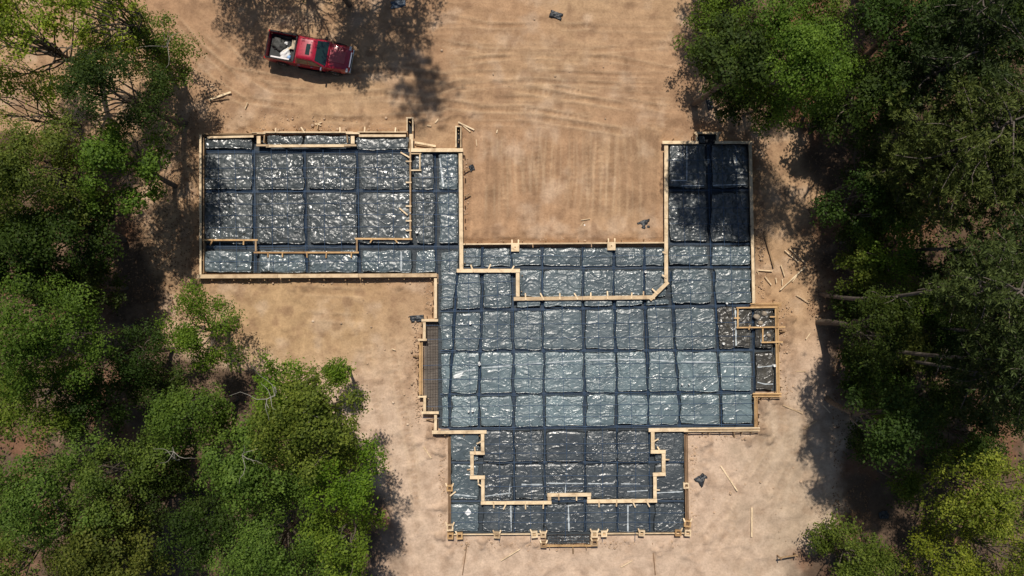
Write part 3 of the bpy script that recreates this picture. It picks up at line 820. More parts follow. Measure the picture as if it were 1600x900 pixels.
# drop boxes at the right bump-out
bx = empty('drop_box_form', P(1182, 505))
tag(bx, 'orange pine drop boxes nailed in the right bump-out of the slab', 'formwork')
for a in ([(1152, 481), (1213, 480)], [(1153, 481), (1153, 513)], [(1152, 512), (1226, 511)], [(1192, 512), (1192, 535)], [(1191, 535), (1222, 534.5)]):
    form_run(bx, a, 2.8, M_ORANGE, z0=.4, z1=Z_FORM + .06, maxlen=9)
for a, b in (((1147, 497), (1156, 497)), ((1203, 495), (1212, 495)), ((1170, 515), (1172, 508))): brace(bx, P(*a, .7), P(*b, .7), M_ORANGE)

# porch step form
pw = empty('porch_step_form', P(890, 740))
tag(pw, 'pale pine step form zigzagging around the front porch of the slab', 'formwork')
PW = [(754, 675), (754, 708), (737.5, 708), (737.5, 746), (754.5, 746), (754.5, 786), (858.5, 785.5), (858.5, 773.5), (920.5, 773), (920.5, 783.5), (1023.5, 782.5), (1023.5, 741.5), (1037, 741), (1037, 706), (1020, 706), (1020, 672)]
for i, (a, b) in enumerate(zip(PW, PW[1:])):
    form_run(pw, [a, b], 6.6, M_PINE, z0=0.3, z1=Z_FORM + .02, side=-1, stakes=0, braces=1.1 if i not in (0,) else .8)
# porch edge
pg = empty('porch_edge_form', P(890, 836))
tag(pg, 'thin brown edge form with square post collars along the front porch', 'formwork')
form_run(pg, [(702, 680), (702.5, 834)], 5, M_BROWN, z1=.46, double=True); form_run(pg, [(1072, 676), (1074, 834)], 6, M_BROWN, z1=.46, double=True)
form_run(pg, [(704, 835.5), (852, 834.5)], 2, M_PINE, z1=.3); form_run(pg, [(924, 834.5), (1076, 833.5)], 2, M_PINE, z1=.3)
form_run(pg, [(850, 853.5), (926, 853)], 2.6, M_ORANGE, z1=.36, side=-1, stakes=.9)
form_run(pg, [(852, 836), (852, 853)], 2, M_BROWN, z1=.4); form_run(pg, [(924, 834), (924, 853)], 2, M_PINE, z1=.4)
def collar(x, y, s=10.5, ang=0.0):
    """open square box of four boards round a post hole, a prong either side"""
    h = s / PPM / 2; t = 0.10; z1 = 0.5
    bm = bmesh.new()
    bm_box(bm, -h, h, h - t, h, -.28, 0); bm_box(bm, -h, h, -h, -h + t, -.28, 0.004)
    bm_box(bm, -h, -h + t, -h + t, h - t, -.28, -0.004); bm_box(bm, h - t, h, -h + t, h - t, -.28, -0.003)
    mesh_bm('post_collar', bm, random.choice((M_ORANGE, M_STAKE, M_PINE)), pg, loc=P(x, y, z1) - Vector(pg.location), rot=(0, 0, ang))
    for dx in (-s * .42, s * .42):
        if random.random() < .6: brace(pg, P(x + dx, y - s * .3, z1 + .025), P(x + dx * 1.5, y - s * .85, z1 - .05), M_PINE)
for x, y in ((702.5, 763), (703, 824.5), (703.5, 838), (718, 838), (776.5, 836.5), (835, 835.5), (849, 836), (849.5, 851.5), (929, 835), (929.5, 848.5), (944, 834.5), (1003, 833.5), (1060, 833), (1074.5, 818.5), (1075, 833), (1072.5, 759)):
    collar(x, y, 9.4 + random.uniform(-1.2, 1.2), random.uniform(-.12, .12))
brace(pg, P(703, 775, .5), P(712, 768, .5), M_PINE)

# rebar mats in the bay and under the porch step
def mat_grid(label, x0, x1, y0, y1, sp=4.2, z=0.30):
    e = empty('rebar_mat', P((x0 + x1) / 2, (y0 + y1) / 2)); tag(e, label, 'rebar mat', 'rebar mats outside the sheeting')
    def rod(a, b):
        pa = P(*a, z); pb = P(*b, z); pts = np.array([pa + (pb - pa) * t for t in np.linspace(0, 1, 4)]) - np.array(e.location)
        pts[:, 2] += np.array([0, .01, -.01, 0]) + random.uniform(-.008, .008)
        v, f = tube_np(pts, np.full(4, 0.009), 4); mesh_np('rebar_rod', v, f, M_STEEL, e)
    x = x0
    while x <= x1: rod((x + random.uniform(-.5, .5), y0), (x + random.uniform(-.5, .5), y1)); x += sp
    y = y0
    while y <= y1: rod((x0, y + random.uniform(-.5, .5)), (x1, y + random.uniform(-.5, .5))); y += sp
mat_grid('rusty rebar mat filling the side bay left of the main slab', 667, 684, 504, 642)
mat_grid('rusty rebar mat in the front porch step at the bottom', 854, 922, 836, 851)
for x0, x1, y0, y1 in ((637.5, 643.5, 185.5, 208), (714, 718.7, 199, 231), (1091, 1119, 210, 223)):
    bm = bmesh.new(); a = [P(x0, y1, .12), P(x1, y1, .12), P(x1, y0, .12), P(x0, y0, .12)]
    bm_quad(bm, *[p - BED0 for p in a]); o = mesh_bm('pier_dark_sheet', bm, M_LINER, bed); o.color = (0.014, 0.016, 0.02, 0.2)  # near-black sheet puts black plastic and deep shadow inside the boxes

# ------------------------------------------------------------------ pipes and small litter on the slab
def pipe_stub(x, y, label, h=0.3, r=0.06, z=Z_PAD, tilt=0.0):
    r *= .8
    n = 12; bm = bmesh.new()
    def ring(rr, zz): return [bm.verts.new((rr * math.cos(2 * math.pi * k / n), rr * math.sin(2 * math.pi * k / n), zz)) for k in range(n)]
    rs = [ring(r, -.05), ring(r, h * .7), ring(r * 1.16, h * .7), ring(r * 1.16, h * .97), ring(r * 1.05, h), ring(r * .8, h), ring(r * .8, h * .75)]
    for a, b in zip(rs, rs[1:]):
        for k in range(n): bm.faces.new((a[k], a[(k + 1) % n], b[(k + 1) % n], b[k]))
    bm.faces.new(rs[-1])
    o = mesh_bm('pipe_stub', bm, M_PVC, loc=P(x, y, z), rot=(tilt, tilt * .5, 0)); tag(o, label, 'pipe', 'white plumbing stubs'); return o
pipe_stub(1208, 570.5, 'white pipe stub at the right edge of the bump-out', .35, .10)
pipe_stub(748.5, 567, 'white pipe stub in a trench left of the long pale seam', .3, .11, .2, .3)
pipe_stub(732.5, 642, 'left of the two white pipe stubs near the lower left corner of the slab', .32, .07)
pipe_stub(738.5, 641, 'right of the two white pipe stubs near the lower left corner of the slab', .32, .08)
pipe_stub(735, 505, 'white pipe stub on the pad right of the bay in the left columns', .25, .09)
pipe_stub(1129.5, 536.5, 'white pipe stub in the muddy pad left of the drop boxes', .25, .09)
pipe_stub(1007.5, 425, 'white pipe stub in a patio trench near the clipped corner', .4, .09, .15)
pipe_stub(1008, 431, 'thin white pipe below the patio stub near the clipped corner', .3, .05, .15)
pipe_stub(652, 363, 'white pipe stub right of the garage hung form corner', .3, .10)
pipe_stub(1065, 600, 'left of two white pipe stubs low in the right columns', .25, .07)
pipe_stub(1076, 600, 'right of two white pipe stubs low in the right columns', .25, .06)
pipe_stub(1135, 474, 'white pipe stub at the trench above the muddy pad', .2, .07, .3)
pipe_stub(641.5, 333, 'small white pipe on the garage hung form', .25, .05, .5)

def blob(name, loc, size, mat, seed, flat=0.5, sub=3, amp=0.35, smoothf=True):
    bm = bmesh.new(); bmesh.ops.create_icosphere(bm, subdivisions=sub, radius=1.0)
    co = np.array([v.co[:] for v in bm.verts])
    d = 1 + amp * (fbm(co[:, 0] * 1.9 + seed, co[:, 1] * 1.9 + co[:, 2] * 1.3, seed, 3) - 0.5) * 2
    for v, k in zip(bm.verts, d):
        v.co = Vector((v.co.x * k * size[0], v.co.y * k * size[1], max(v.co.z, -0.35) * k * size[2]))
    return mesh_bm(name, bm, mat, loc=loc, smooth=smoothf)

def crumple(x, y, w_, h_, ang, label, seed, mat=M_SCRAP, name='plastic_scrap', cat='plastic scrap', z=0.03, lift=0.22):
    n = 12; u, v = np.meshgrid(np.linspace(-1, 1, n), np.linspace(-1, 1, n))
    wob = 1 + 0.5 * (fbm(u * 1.2 + seed, v * 1.2, seed, 2) - .5)
    X = u * w_ / PPM / 2 * wob; Y = v * h_ / PPM / 2 * wob
    Z = lift * (np.abs(fbm(u * 1.7 + seed, v * 1.7 + 4, seed + 3, 3) - .5) * 3.2) * (1 - 0.55 * np.maximum(np.abs(u), np.abs(v)) ** 3) 
    V = np.stack([X, Y, Z], -1).reshape(-1, 3); idx = np.arange(n * n).reshape(n, n)
    F = np.stack([idx[:-1, :-1], idx[:-1, 1:], idx[1:, 1:], idx[1:, :-1]], -1).reshape(-1, 4)
    o = mesh_np(name, V, F, mat, loc=P(x, y, z)); o.rotation_euler = (0, 0, ang)
    md = o.modifiers.new('thick', 'SOLIDIFY'); md.thickness = 0.01
    tag(o, label, cat, 'scraps of plastic left on the dirt'); return o
crumple(1005.5, 352, 20, 14, .25, 'crumpled black plastic scrap in the lower right of the dirt court', 3)
crumple(1097, 749.5, 17, 17, .7, 'crumpled black plastic scrap right of the front porch', 5)
crumple(652, 498, 20, 10, .1, 'black plastic scrap beside the top of the side bay', 7)
crumple(869, 24, 20, 11, -.3, 'dark plastic scrap alone at the top of the graded lot', 9)
crumple(737, 262, 8, 10, .4, 'small dark plastic scrap by the left edge of the court', 11)
crumple(1109, 163, 9, 15, .2, 'grey plastic scrap in the shade above the right wing', 13)
crumple(1380, 805, 14, 12, .2, 'dark plastic scrap in the shade at the lower right', 15)
crumple(622, 6, 24, 12, .2, 'blue grey tarp scrap at the top edge beside the tree shadow', 17, mat_plain('tarp_blue', (0.05, 0.075, 0.11), .5), 'tarp_scrap', 'tarp')
o = crumple(731, 801, 8.5, 8, .7, 'white plastic bag on the lower left porch pad', 19, mat_plain('white_bag', (0.8, 0.8, 0.8), .4, var=.05), 'white_bag', 'bag', .36, .06)
o = crumple(716, 587, 16, 6, .3, 'torn white plastic on a pad beside the bay', 21, mat_plain('white_film', (0.62, 0.64, 0.64), .4, var=.1), 'white_film', 'plastic film', .5, .08)
for i, (x, y, s, lab) in enumerate(((1182, 495, 9, 'largest pale stone in the upper drop box'), (1194, 490, 7, 'upper right pale stone in the upper drop box'), (1188, 505, 7, 'lower pale stone in the upper drop box'), (1201, 524, 6, 'pale stone in the small lower drop box'))):
    o = blob('stone', P(x, y, Z_PAD + .02), (s / PPM / 2 * 1.1, s / PPM / 2, .14), mat_plain('pale_stone', (0.30, 0.25, 0.19), .85), i * 3 + 1); tag(o, lab, 'stone', 'stones in the drop boxes')
o = blob('stone', P(913.5, 352, .04), (.07, .06, .06), M_PVC, 41); tag(o, 'tiny white litter bit in the lower court', 'litter')
for i, (x, y, lab) in enumerate(((614, 629, 'small pale clod left of the side bay'), (637, 663, 'pale clod left of the lower slab corner'), (489, 502, 'tiny pale clod on the left dirt yard'), (1268, 680, 'pale clod on the right dirt verge'))):
    o = blob('clod', P(x, y, .02), (.10, .08, .07), mat_plain('clod_soil', (0.6, 0.46, 0.33), .95), i * 5 + 2); tag(o, lab, 'clod')

# ------------------------------------------------------------------ loose lumber
def scrap(a, b, wpx, label, mat=M_PINE, z=0.07, th=0.045):
    A = P(*a, z); B = P(*b, z); d = B - A; l = d.length; w_ = wpx / PPM * .74
    bm = bmesh.new(); bm_box(bm, -l / 2, l / 2, -w_ / 2, w_ / 2, -th, 0)
    bmesh.ops.bevel(bm, geom=list(bm.edges), offset=.005, segments=1, affect='EDGES')
    c = (A + B) / 2 + Vector((0, 0, th))
    o = mesh_bm('loose_board', bm, mat, loc=c, rot=(random.uniform(-.05, .05), random.uniform(-.03, .03), math.atan2(d.y, d.x)))
    tag(o, label, 'board', 'loose boards on the dirt')
scrap((327, 156), (361, 144), 4, 'pale board below the parked truck, lying on dirt', z=.12)
scrap((328, 158), (358, 154), 2, 'brown board touching the pale board below the truck', M_BROWN)
scrap((267, 192), (284, 180), 3, 'shaded board near the top left corner of the garage wing', M_STAKE)
scrap((383, 170), (387, 160), 2, 'short stick below the truck bed on the dirt')
scrap((493, 195), (503, 191), 1.8, 'upper thin stick above the garage forms')
scrap((492, 193), (502, 196), 1.8, 'lower thin stick above the garage forms')
scrap((648, 222.5), (681, 228.5), 4.5, 'thick pale board between the two pier boxes', z=.14)
scrap((650, 226), (676, 230), 3, 'brown board under the thick one between the pier boxes', M_STAKE, z=.08)
scrap((716, 191), (741, 203), 3, 'long pale board above the right pier box', z=.12)
scrap((722, 195), (735, 206), 2.5, 'shorter board crossing above the right pier box')
scrap((680, 192), (685, 186), 2.5, 'pale offcut between the pier boxes, upper right', z=.05)
scrap((667, 196), (674, 197), 3, 'pale offcut between the pier boxes, upper left', z=.05)
scrap((744, 218), (745, 228), 1.6, 'stick right of the right pier box')
scrap((901, 361), (912, 347), 2.6, 'slanting board at the bottom of the dirt court')
scrap((908, 344), (922, 342), 1.8, 'level stick at the bottom of the dirt court')
scrap((776, 208), (777, 203), 2, 'tiny stick in the upper court')
scrap((1193.5, 361), (1209, 417), 3.4, 'longest brown board right of the right wing', M_STAKE, z=.14)
scrap((1226, 391), (1248, 410), 2.2, 'left of two parallel pale boards right of the right wing')
scrap((1232, 387), (1258, 411), 2.2, 'right of two parallel pale boards right of the right wing')
scrap((1219, 453), (1258, 417), 2.8, 'long pale board slanting up to the right beside the slab', z=.12)
scrap((1238, 440), (1250, 424), 1.8, 'thin strip beside the long slanting board')
scrap((1220, 414), (1226, 432), 2.4, 'short pale board below the two parallel boards')
scrap((1183, 422), (1207, 423.5), 2.4, 'level pale board against the right wing form')
scrap((1183, 423), (1186, 430), 2.6, 'stubby offcut at the right wing form')
scrap((1195, 432), (1205, 445), 2, 'thin slanting stick below the level board')
scrap((1212, 434), (1213, 442), 2, 'tiny upright stick left of the long slanting board')
scrap((1222, 436), (1222, 446), 1.8, 'thin upright stick beside the long slanting board')
scrap((1244, 461), (1264, 473), 1.8, 'thin strip in the shade right of the bump-out')
scrap((1259, 530), (1266, 520), 2, 'small stick at the shade edge right of the drop boxes')
scrap((1243, 580.5), (1259, 580), 1.6, 'thin level strip right of the bump-out')
scrap((1223, 633), (1254, 646), 2.6, 'pale board below the bump-out corner')
scrap((1256, 671), (1276, 658), 2.8, 'pale board near the right shade, slanting up')
scrap((1286, 633), (1297, 645), 1.8, 'thin stick at the right shade edge')
scrap((1126, 728), (1152, 767), 3, 'long slanting board right of the black scrap', z=.1)
scrap((1174.5, 793), (1174.5, 839), 3.6, 'upright pale board at the lower right of the yard')
scrap((537, 616), (554, 638), 4.5, 'pale board at the edge of the left trees', z=.12)
scrap((662, 698), (674, 716), 2.2, 'thin board left of the porch')
scrap((783, 876), (812, 858), 2.2, 'thin yellow board below the porch on the left')
scrap((970, 886), (988, 876), 1.8, 'thin stick below the porch on the right')
scrap((612, 545), (618, 547), 1.5, 'tiny stick left of the side bay')
scrap((730, 848), (722.5, 898), 1.6, 'dark batten running down from the porch on the left', M_BROWN, z=.02)
scrap((1019, 848), (1024, 898), 1.8, 'dark batten running down from the porch on the right', M_BROWN, z=.02)

def batter(x, y, ang, label, L=1.2):
    e = empty('batter_board', P(x, y, 0), ang); tag(e, label, 'batter board', 'batter boards at the lower right')
    for s in (-L / 2, L / 2):
        bm = bmesh.new(); bm_box(bm, s - .035, s + .035, -.035, .035, -.1, .8); mesh_bm('post', bm, M_BROWN, e)
    bm = bmesh.new(); bm_box(bm, -L / 2 - .1, L / 2 + .1, .037, .075, .55, .7); mesh_bm('rail', bm, M_STAKE, e)
batter(1329, 810, math.pi / 2 + .1, 'upright batter board at the lower right shade edge', 1.3)
batter(1227, 866, .15, 'low batter board beside the bottom right bush', 1.1)

# ------------------------------------------------------------------ pickup truck
def build_truck():
    paint = mat_plain('red_paint', (0.36, 0.008, 0.03), .4, var=.2, coat=.7)
    trim = mat_plain('black_trim', (0.012, 0.012, 0.013), .7, spec=.2)
    rub = mat_plain('tyre_rubber', (0.02, 0.02, 0.02), .85)
    alloy = mat_plain('alloy', (0.5, 0.5, 0.52), .3, .9, .1)
    chrome = mat_plain('chrome', (0.75, 0.75, 0.77), .12, 1.0, .05)
    lamp = mat_plain('lamp_lens', (0.7, 0.7, 0.7), .1, 0, .05); rlamp = mat_plain('red_lens', (0.45, 0.01, 0.01), .15, 0, .05)
    glass = mat_plain('tinted_glass', (0.012, 0.03, 0.026), .04, 0, .1, spec=0.9)
    liner_m = mat_plain('bed_liner', (0.018, 0.019, 0.02), .7)
    t = empty('pickup_truck', P(483.5, 83, .5) * Vector((1, 1, 0)).x if False else (P(483.5, 82, .9).x, P(483.5, 82, .9).y, 0), R(-10.5))
    tag(t, 'dark red crew cab pickup truck parked in tree shade at the top', 'truck')
    def loft(secs, name, mat, parent=t, cap=True, smoothf=True, bev=0):
        """secs: list of point rings of equal length"""
        bm = bmesh.new(); rings = [[bm.verts.new(p) for p in s] for s in secs]; n = len(rings[0])
        for a, b in zip(rings, rings[1:]):
            for k in range(n): bm.faces.new((a[k], a[(k + 1) % n], b[(k + 1) % n], b[k]))
        if cap: bm.faces.new(rings[0]); bm.faces.new(rings[-1])
        o = mesh_bm(name, bm, mat, parent, smooth=smoothf)
        if bev:
            m = o.modifiers.new('bevel', 'BEVEL'); m.width = bev; m.segments = 2; m.limit_method = 'ANGLE'; m.angle_limit = R(30)
        return o
    def sec(x, hw, z0, z1, r=.1, top_in=0.0):
        c = []
        for (y, z, a0) in ((hw - r - top_in, z1 - r, 0), (-(hw - r - top_in), z1 - r, 90), (-(hw - r), z0 + r, 180), (hw - r, z0 + r, 270)):
            for k in range(4):
                a = R(a0 + k * 30); c.append((x, y + r * math.cos(a), z + r * math.sin(a)))
        return c
    # lower body from cab rear to nose
    loft([sec(-.82, .96, .42, 1.22, .08), sec(.9, .965, .40, 1.2, .1), sec(1.2, .965, .40, 1.14, .1)], 'body', paint)
    # hood with front wings, dropping and rounding to the nose
    loft([sec(1.18, .95, .45, 1.16, .12, .05), sec(1.7, .96, .45, 1.15, .2, .1), sec(2.2, .95, .45, 1.12, .22, .12), sec(2.5, .91, .46, 1.07, .22, .13), sec(2.7, .82, .5, .99, .2, .13), sec(2.82, .64, .55, .88, .15, .1)], 'hood', paint)
    bm = bmesh.new()
    for s in (-1, 1): pass
    bm_box(bm, 1.35, 2.5, -.42, .42, 1.12, 1.165); hb = mesh_bm('hood_bulge', bm, paint, t); m = hb.modifiers.new('b', 'BEVEL'); m.width = .04; m.segments = 3
    # bed: floor, two sides, front wall, tailgate
    bm = bmesh.new(); bm_box(bm, -2.72, -.82, -.86, .86, .66, .74); mesh_bm('bed_floor', bm, liner_m, t)
    for s in (-1, 1):
        o = loft([[(x, s * .96, .45), (x, s * .96, 1.2), (x, s * .93, 1.28), (x, s * .84, 1.28), (x, s * .84, .7), (x, s * .86, .45)][::s] for x in (-2.74, -1.9, -.84)], 'bed_side', paint, smoothf=False, bev=.02)
        bm = bmesh.new(); bm_box(bm, -2.74, -.86, s * .885 - .05, s * .885 + .05, 1.282, 1.30); mesh_bm('rail_cap', bm, trim, t)
        bm = bmesh.new(); bm_box(bm, -2.2, -1.3, s * .78 - .11, s * .78 + .05, .735, .95); o = mesh_bm('wheel_well', bm, liner_m, t); m = o.modifiers.new('b', 'BEVEL'); m.width = .06; m.segments = 2
    bm = bmesh.new(); bm_box(bm, -.93, -.85, -.83, .83, .7, 1.27); mesh_bm('bed_front_wall', bm, liner_m, t)
    bm = bmesh.new(); bm_box(bm, -2.80, -2.72, -.83, .83, .5, 1.26); tg = mesh_bm('tailgate', bm, paint, t); m = tg.modifiers.new('b', 'BEVEL'); m.width = .025; m.segments = 2
    bm = bmesh.new(); bm_box(bm, -2.802, -2.73, -.82, .82, 1.262, 1.28); mesh_bm('tailgate_cap', bm, trim, tg)
    # cab greenhouse
    def crect(z, x0, x1, hw, r=.12):
        c = []
        for (x, y, a0) in ((x1 - r, hw - r, 0), (x0 + r, hw - r, 90), (x0 + r, -(hw - r), 180), (x1 - r, -(hw - r), 270)):
            for k in range(4):
                a = R(a0 + k * 30); c.append((x + r * math.cos(a), y + r * math.sin(a), z))
        return c
    loft([crect(1.16, -.80, 1.42, .93), crect(1.22, -.79, 1.36, .915), crect(1.76, -.62, .62, .74), crect(1.86, -.55, .50, .67), crect(1.89, -.42, .36, .52)], 'cab', paint)
    def panel(name, pts, mat, parent=t, th=.012):
        bm = bmesh.new(); f = bm_quad(bm, *pts) if len(pts) == 4 else bm.faces.new([bm.verts.new(p) for p in pts]); bm.normal_update(); n = f.normal.copy()
        c = sum((v.co for v in bm.verts), Vector()) / len(pts)
        if n.dot(c - Vector((.1, 0, 1.2))) < 0: n = -n
        for v in bm.verts: v.co += n * .008
        r = bmesh.ops.extrude_face_region(bm, geom=[f]); 
        for v in [g for g in r['geom'] if isinstance(g, bmesh.types.BMVert)]: v.co += n * th
        return mesh_bm(name, bm, mat, parent)
    def gx(z, lo, hi): return lo + (hi - lo) * (z - 1.22) / .54
    panel('windshield', [(gx(1.27, 1.36, .62), .80, 1.27), (gx(1.27, 1.36, .62), -.80, 1.27), (gx(1.73, 1.36, .62), -.66, 1.73), (gx(1.73, 1.36, .62), .66, 1.73)], glass)
    panel('rear_window', [(gx(1.3, -.79, -.62), .70, 1.3), (gx(1.3, -.79, -.62), -.70, 1.3), (gx(1.7, -.79, -.62), -.60, 1.7), (gx(1.7, -.79, -.62), .60, 1.7)], glass)
    for s in (-1, 1):
        def sy(z): return s * (.915 + (.74 - .915) * (z - 1.22) / .54)
        for (a0, a1, b0, b1) in ((-.60, .16, -.48, .14), (.24, 1.08, .22, .52)):
            panel('side_window', [(a0, sy(1.28), 1.28), (a1, sy(1.28), 1.28), (b1, sy(1.70), 1.70), (b0, sy(1.70), 1.70)], glass)
        # doors as raised skins with handles
        for x0, x1 in ((-.66, .18), (.21, 1.12)):
            bm = bmesh.new(); bm_box(bm, x0, x1, s * .962 - .012, s * .962 + .012, .52, 1.16); d = mesh_bm('door', bm, paint, t); m = d.modifiers.new('b', 'BEVEL'); m.width = .01
            bm = bmesh.new(); bm_box(bm, x0 + .08, x0 + .24, s * .985 - .015, s * .985 + .015, 1.02, 1.06); mesh_bm('handle', bm, chrome, d)
        bm = bmesh.new(); bm_box(bm, 1.0, 1.12, s * 1.03 - .13, s * 1.03 + .13, 1.16, 1.34); mr = mesh_bm('mirror', bm, chrome if s < 0 else trim, t); m = mr.modifiers.new('b', 'BEVEL'); m.width = .04; m.segments = 2
        bm = bmesh.new(); bm_box(bm, 2.60, 2.74, s * .74 - .14, s * .74 + .14, .86, 1.02); h = mesh_bm('headlight', bm, lamp, t, rot=(0, 0, 0)); m = h.modifiers.new('b', 'BEVEL'); m.width = .03
        bm = bmesh.new(); bm_box(bm, -2.83, -2.73, s * .90 - .06, s * .90 + .06, .85, 1.2); mesh_bm('tail_light', bm, rlamp, t)
        bm = bmesh.new(); bm_box(bm, -.7, 1.15, s * 1.0 - .06, s * 1.0 + .06, .38, .43); mesh_bm('running_board', bm, trim, t)
    bm = bmesh.new(); bm_box(bm, 2.66, 2.88, -.82, .82, .42, .66); o = mesh_bm('front_bumper', bm, chrome, t); m = o.modifiers.new('b', 'BEVEL'); m.width = .06; m.segments = 3
    bm = bmesh.new(); bm_box(bm, -2.95, -2.81, -.9, .9, .45, .62); o = mesh_bm('rear_bumper', bm, chrome, t); m = o.modifiers.new('b', 'BEVEL'); m.width = .04; m.segments = 2
    bm = bmesh.new(); bm_box(bm, 2.76, 2.84, -.5, .5, .68, .95); o = mesh_bm('grille', bm, chrome, t)
    for k in range(4):
        bm = bmesh.new(); bm_box(bm, 2.841, 2.852, -.46, .46, .705 + k * .06, .735 + k * .06); mesh_bm('grille_slot', bm, trim, o)
    bm = bmesh.new(); bm_box(bm, .02, .30, -.42, .30, 1.885, 1.902); o = mesh_bm('sunroof', bm, glass, t); m = o.modifiers.new('b', 'BEVEL'); m.width = .005
    bm = bmesh.new(); bm_box(bm, 1.27, 1.36, -.7, .7, 1.17, 1.22); mesh_bm('wiper_cowl', bm, trim, t)
    def lathe(prof, n=24):
        bm = bmesh.new(); rings = [[bm.verts.new((r * math.cos(2 * math.pi * k / n), y, r * math.sin(2 * math.pi * k / n))) for k in range(n)] for r, y in prof]
        for a, b in zip(rings, rings[1:]):
            for k in range(n): bm.faces.new((a[k], a[(k + 1) % n], b[(k + 1) % n], b[k]))
        bm.faces.new(rings[0]); bm.faces.new(rings[-1]); return bm
    for x in (-1.75, 1.85):
        for s in (-1, 1):
            wl = mesh_bm('wheel', lathe([(.22, -.12), (.36, -.13), (.39, -.09), (.39, .09), (.36, .13), (.22, .12)]), rub, t, smooth=True, loc=(x, s * .87, .39))
            mesh_bm('rim', lathe([(.21, s * .10), (.22, s * .135), (.19, s * .125), (.06, s * .11), (.05, s * .14)]), alloy, wl)
            bm = bmesh.new(); rings = []
            for k in range(9):
                a = math.pi * k / 8; rings.append([bm.verts.new((x + rr * math.cos(a), s * yy, .42 + rr * math.sin(a))) for rr, yy in ((.44, .95), (.50, .95), (.50, .985), (.44, .985))])
            for a, b in zip(rings, rings[1:]):
                for k in range(4): bm.faces.new((a[k], a[(k + 1) % 4], b[(k + 1) % 4], b[k]))
            mesh_bm('wheel_arch', bm, trim, t)
    # the load in the bed, each lying on the floor
    Mx = Matrix.Translation(t.location) @ Matrix.Rotation(R(-10.5), 4, 'Z')
    def put(o, x, y, z): o.location = Mx @ Vector((x, y, z)); o.rotation_euler = (0, 0, R(-10.5) + o.rotation_euler[2])
    wb = mat_plain('woven_white', (0.72, 0.72, 0.72), .6, var=.1)
    o = blob('white_sack', (0, 0, 0), (.42, .27, .18), wb, 3, amp=.5); put(o, -1.62, -.36, .8); o.rotation_euler[2] += .9; tag(o, 'slumped white sack in the truck bed', 'sack')
    o = blob('blue_sack', (0, 0, 0), (.13, .17, .12), mat_plain('pale_blue_bag', (0.2, 0.35, 0.6), .5), 9, amp=.4); put(o, -1.30, -.55, .8); tag(o, 'small pale blue bag beside the white sack in the truck bed', 'bag')
    o = blob('grey_tarp', (0, 0, 0), (.46, .40, .16), mat_plain('grey_tarp', (0.045, 0.045, 0.042), .7, var=.5), 12, amp=.7); put(o, -2.15, .22, .79); tag(o, 'rumpled grey tarp at the rear of the truck bed', 'tarp')
    o = blob('white_rag', (0, 0, 0), (.16, .10, .07), wb, 23, amp=.7); put(o, -1.72, .36, .78); tag(o, 'small white rag between the tarp and the cab in the truck bed', 'rag')
    bm = bmesh.new(); bm_box(bm, -.62, .62, -.05, .05, 0, .05); o = mesh_bm('pale_plank', bm, wb); put(o, -1.85, -.73, 0.97); tag(o, 'white plank along the near side of the truck bed', 'plank')
    bm = bmesh.new(); bm_box(bm, -.5, .5, -.06, .06, 0, .04); o = mesh_bm('pale_plank', bm, M_PINE, rot=(0, 0, .75)); put(o, -1.35, .02, 0.9); tag(o, 'pale board slanting by the cab in the truck bed', 'plank')
    bm = bmesh.new(); bm_box(bm, -.16, .16, -.3, .3, 0, .22); o = mesh_bm('tool_box', bm, mat_plain('tan_box', (0.45, 0.36, 0.25), .7)); put(o, -1.08, .30, .745); tag(o, 'tan box against the front wall of the truck bed', 'box')
build_truck()

# ------------------------------------------------------------------ trees
def leaf_cards(cen, nrm, size, rng, asp=0.62):
    """folded diamond leaves; cen (n,3), nrm (n,3), size (n,)"""
    n = len(cen); nrm = nrm / (np.linalg.norm(nrm, axis=1, keepdims=True) + 1e-9)
    rv = rng.normal(size=(n, 3)); a = np.cross(nrm, rv); a /= (np.linalg.norm(a, axis=1, keepdims=True) + 1e-9)
    b = np.cross(nrm, a); s = size[:, None]
    v = np.stack([cen - a * s * .5, cen - b * s * asp * .5 + nrm * s * .1, cen + a * s * .5, cen + b * s * asp * .5 + nrm * s * .1], 1).reshape(-1, 3)
    return v, np.arange(n * 4).reshape(n, 4)

def limb(rng, a, b, r0, r1, n=7, wob=0.12):
    a = np.asarray(a, float); b = np.asarray(b, float); t = np.linspace(0, 1, n)[:, None]; L = np.linalg.norm(b - a)
    p = a + (b - a) * t + np.sin(t * np.pi) * rng.normal(size=3) * wob * L * .5 + np.sin(t * 2 * np.pi) * rng.normal(size=3) * wob * L * .25
    p[:, 2] += (np.sin(t[:, 0] * np.pi) * L * 0.06)
    return tube_np(p, r0 + (r1 - r0) * t[:, 0] ** .8, 6), p

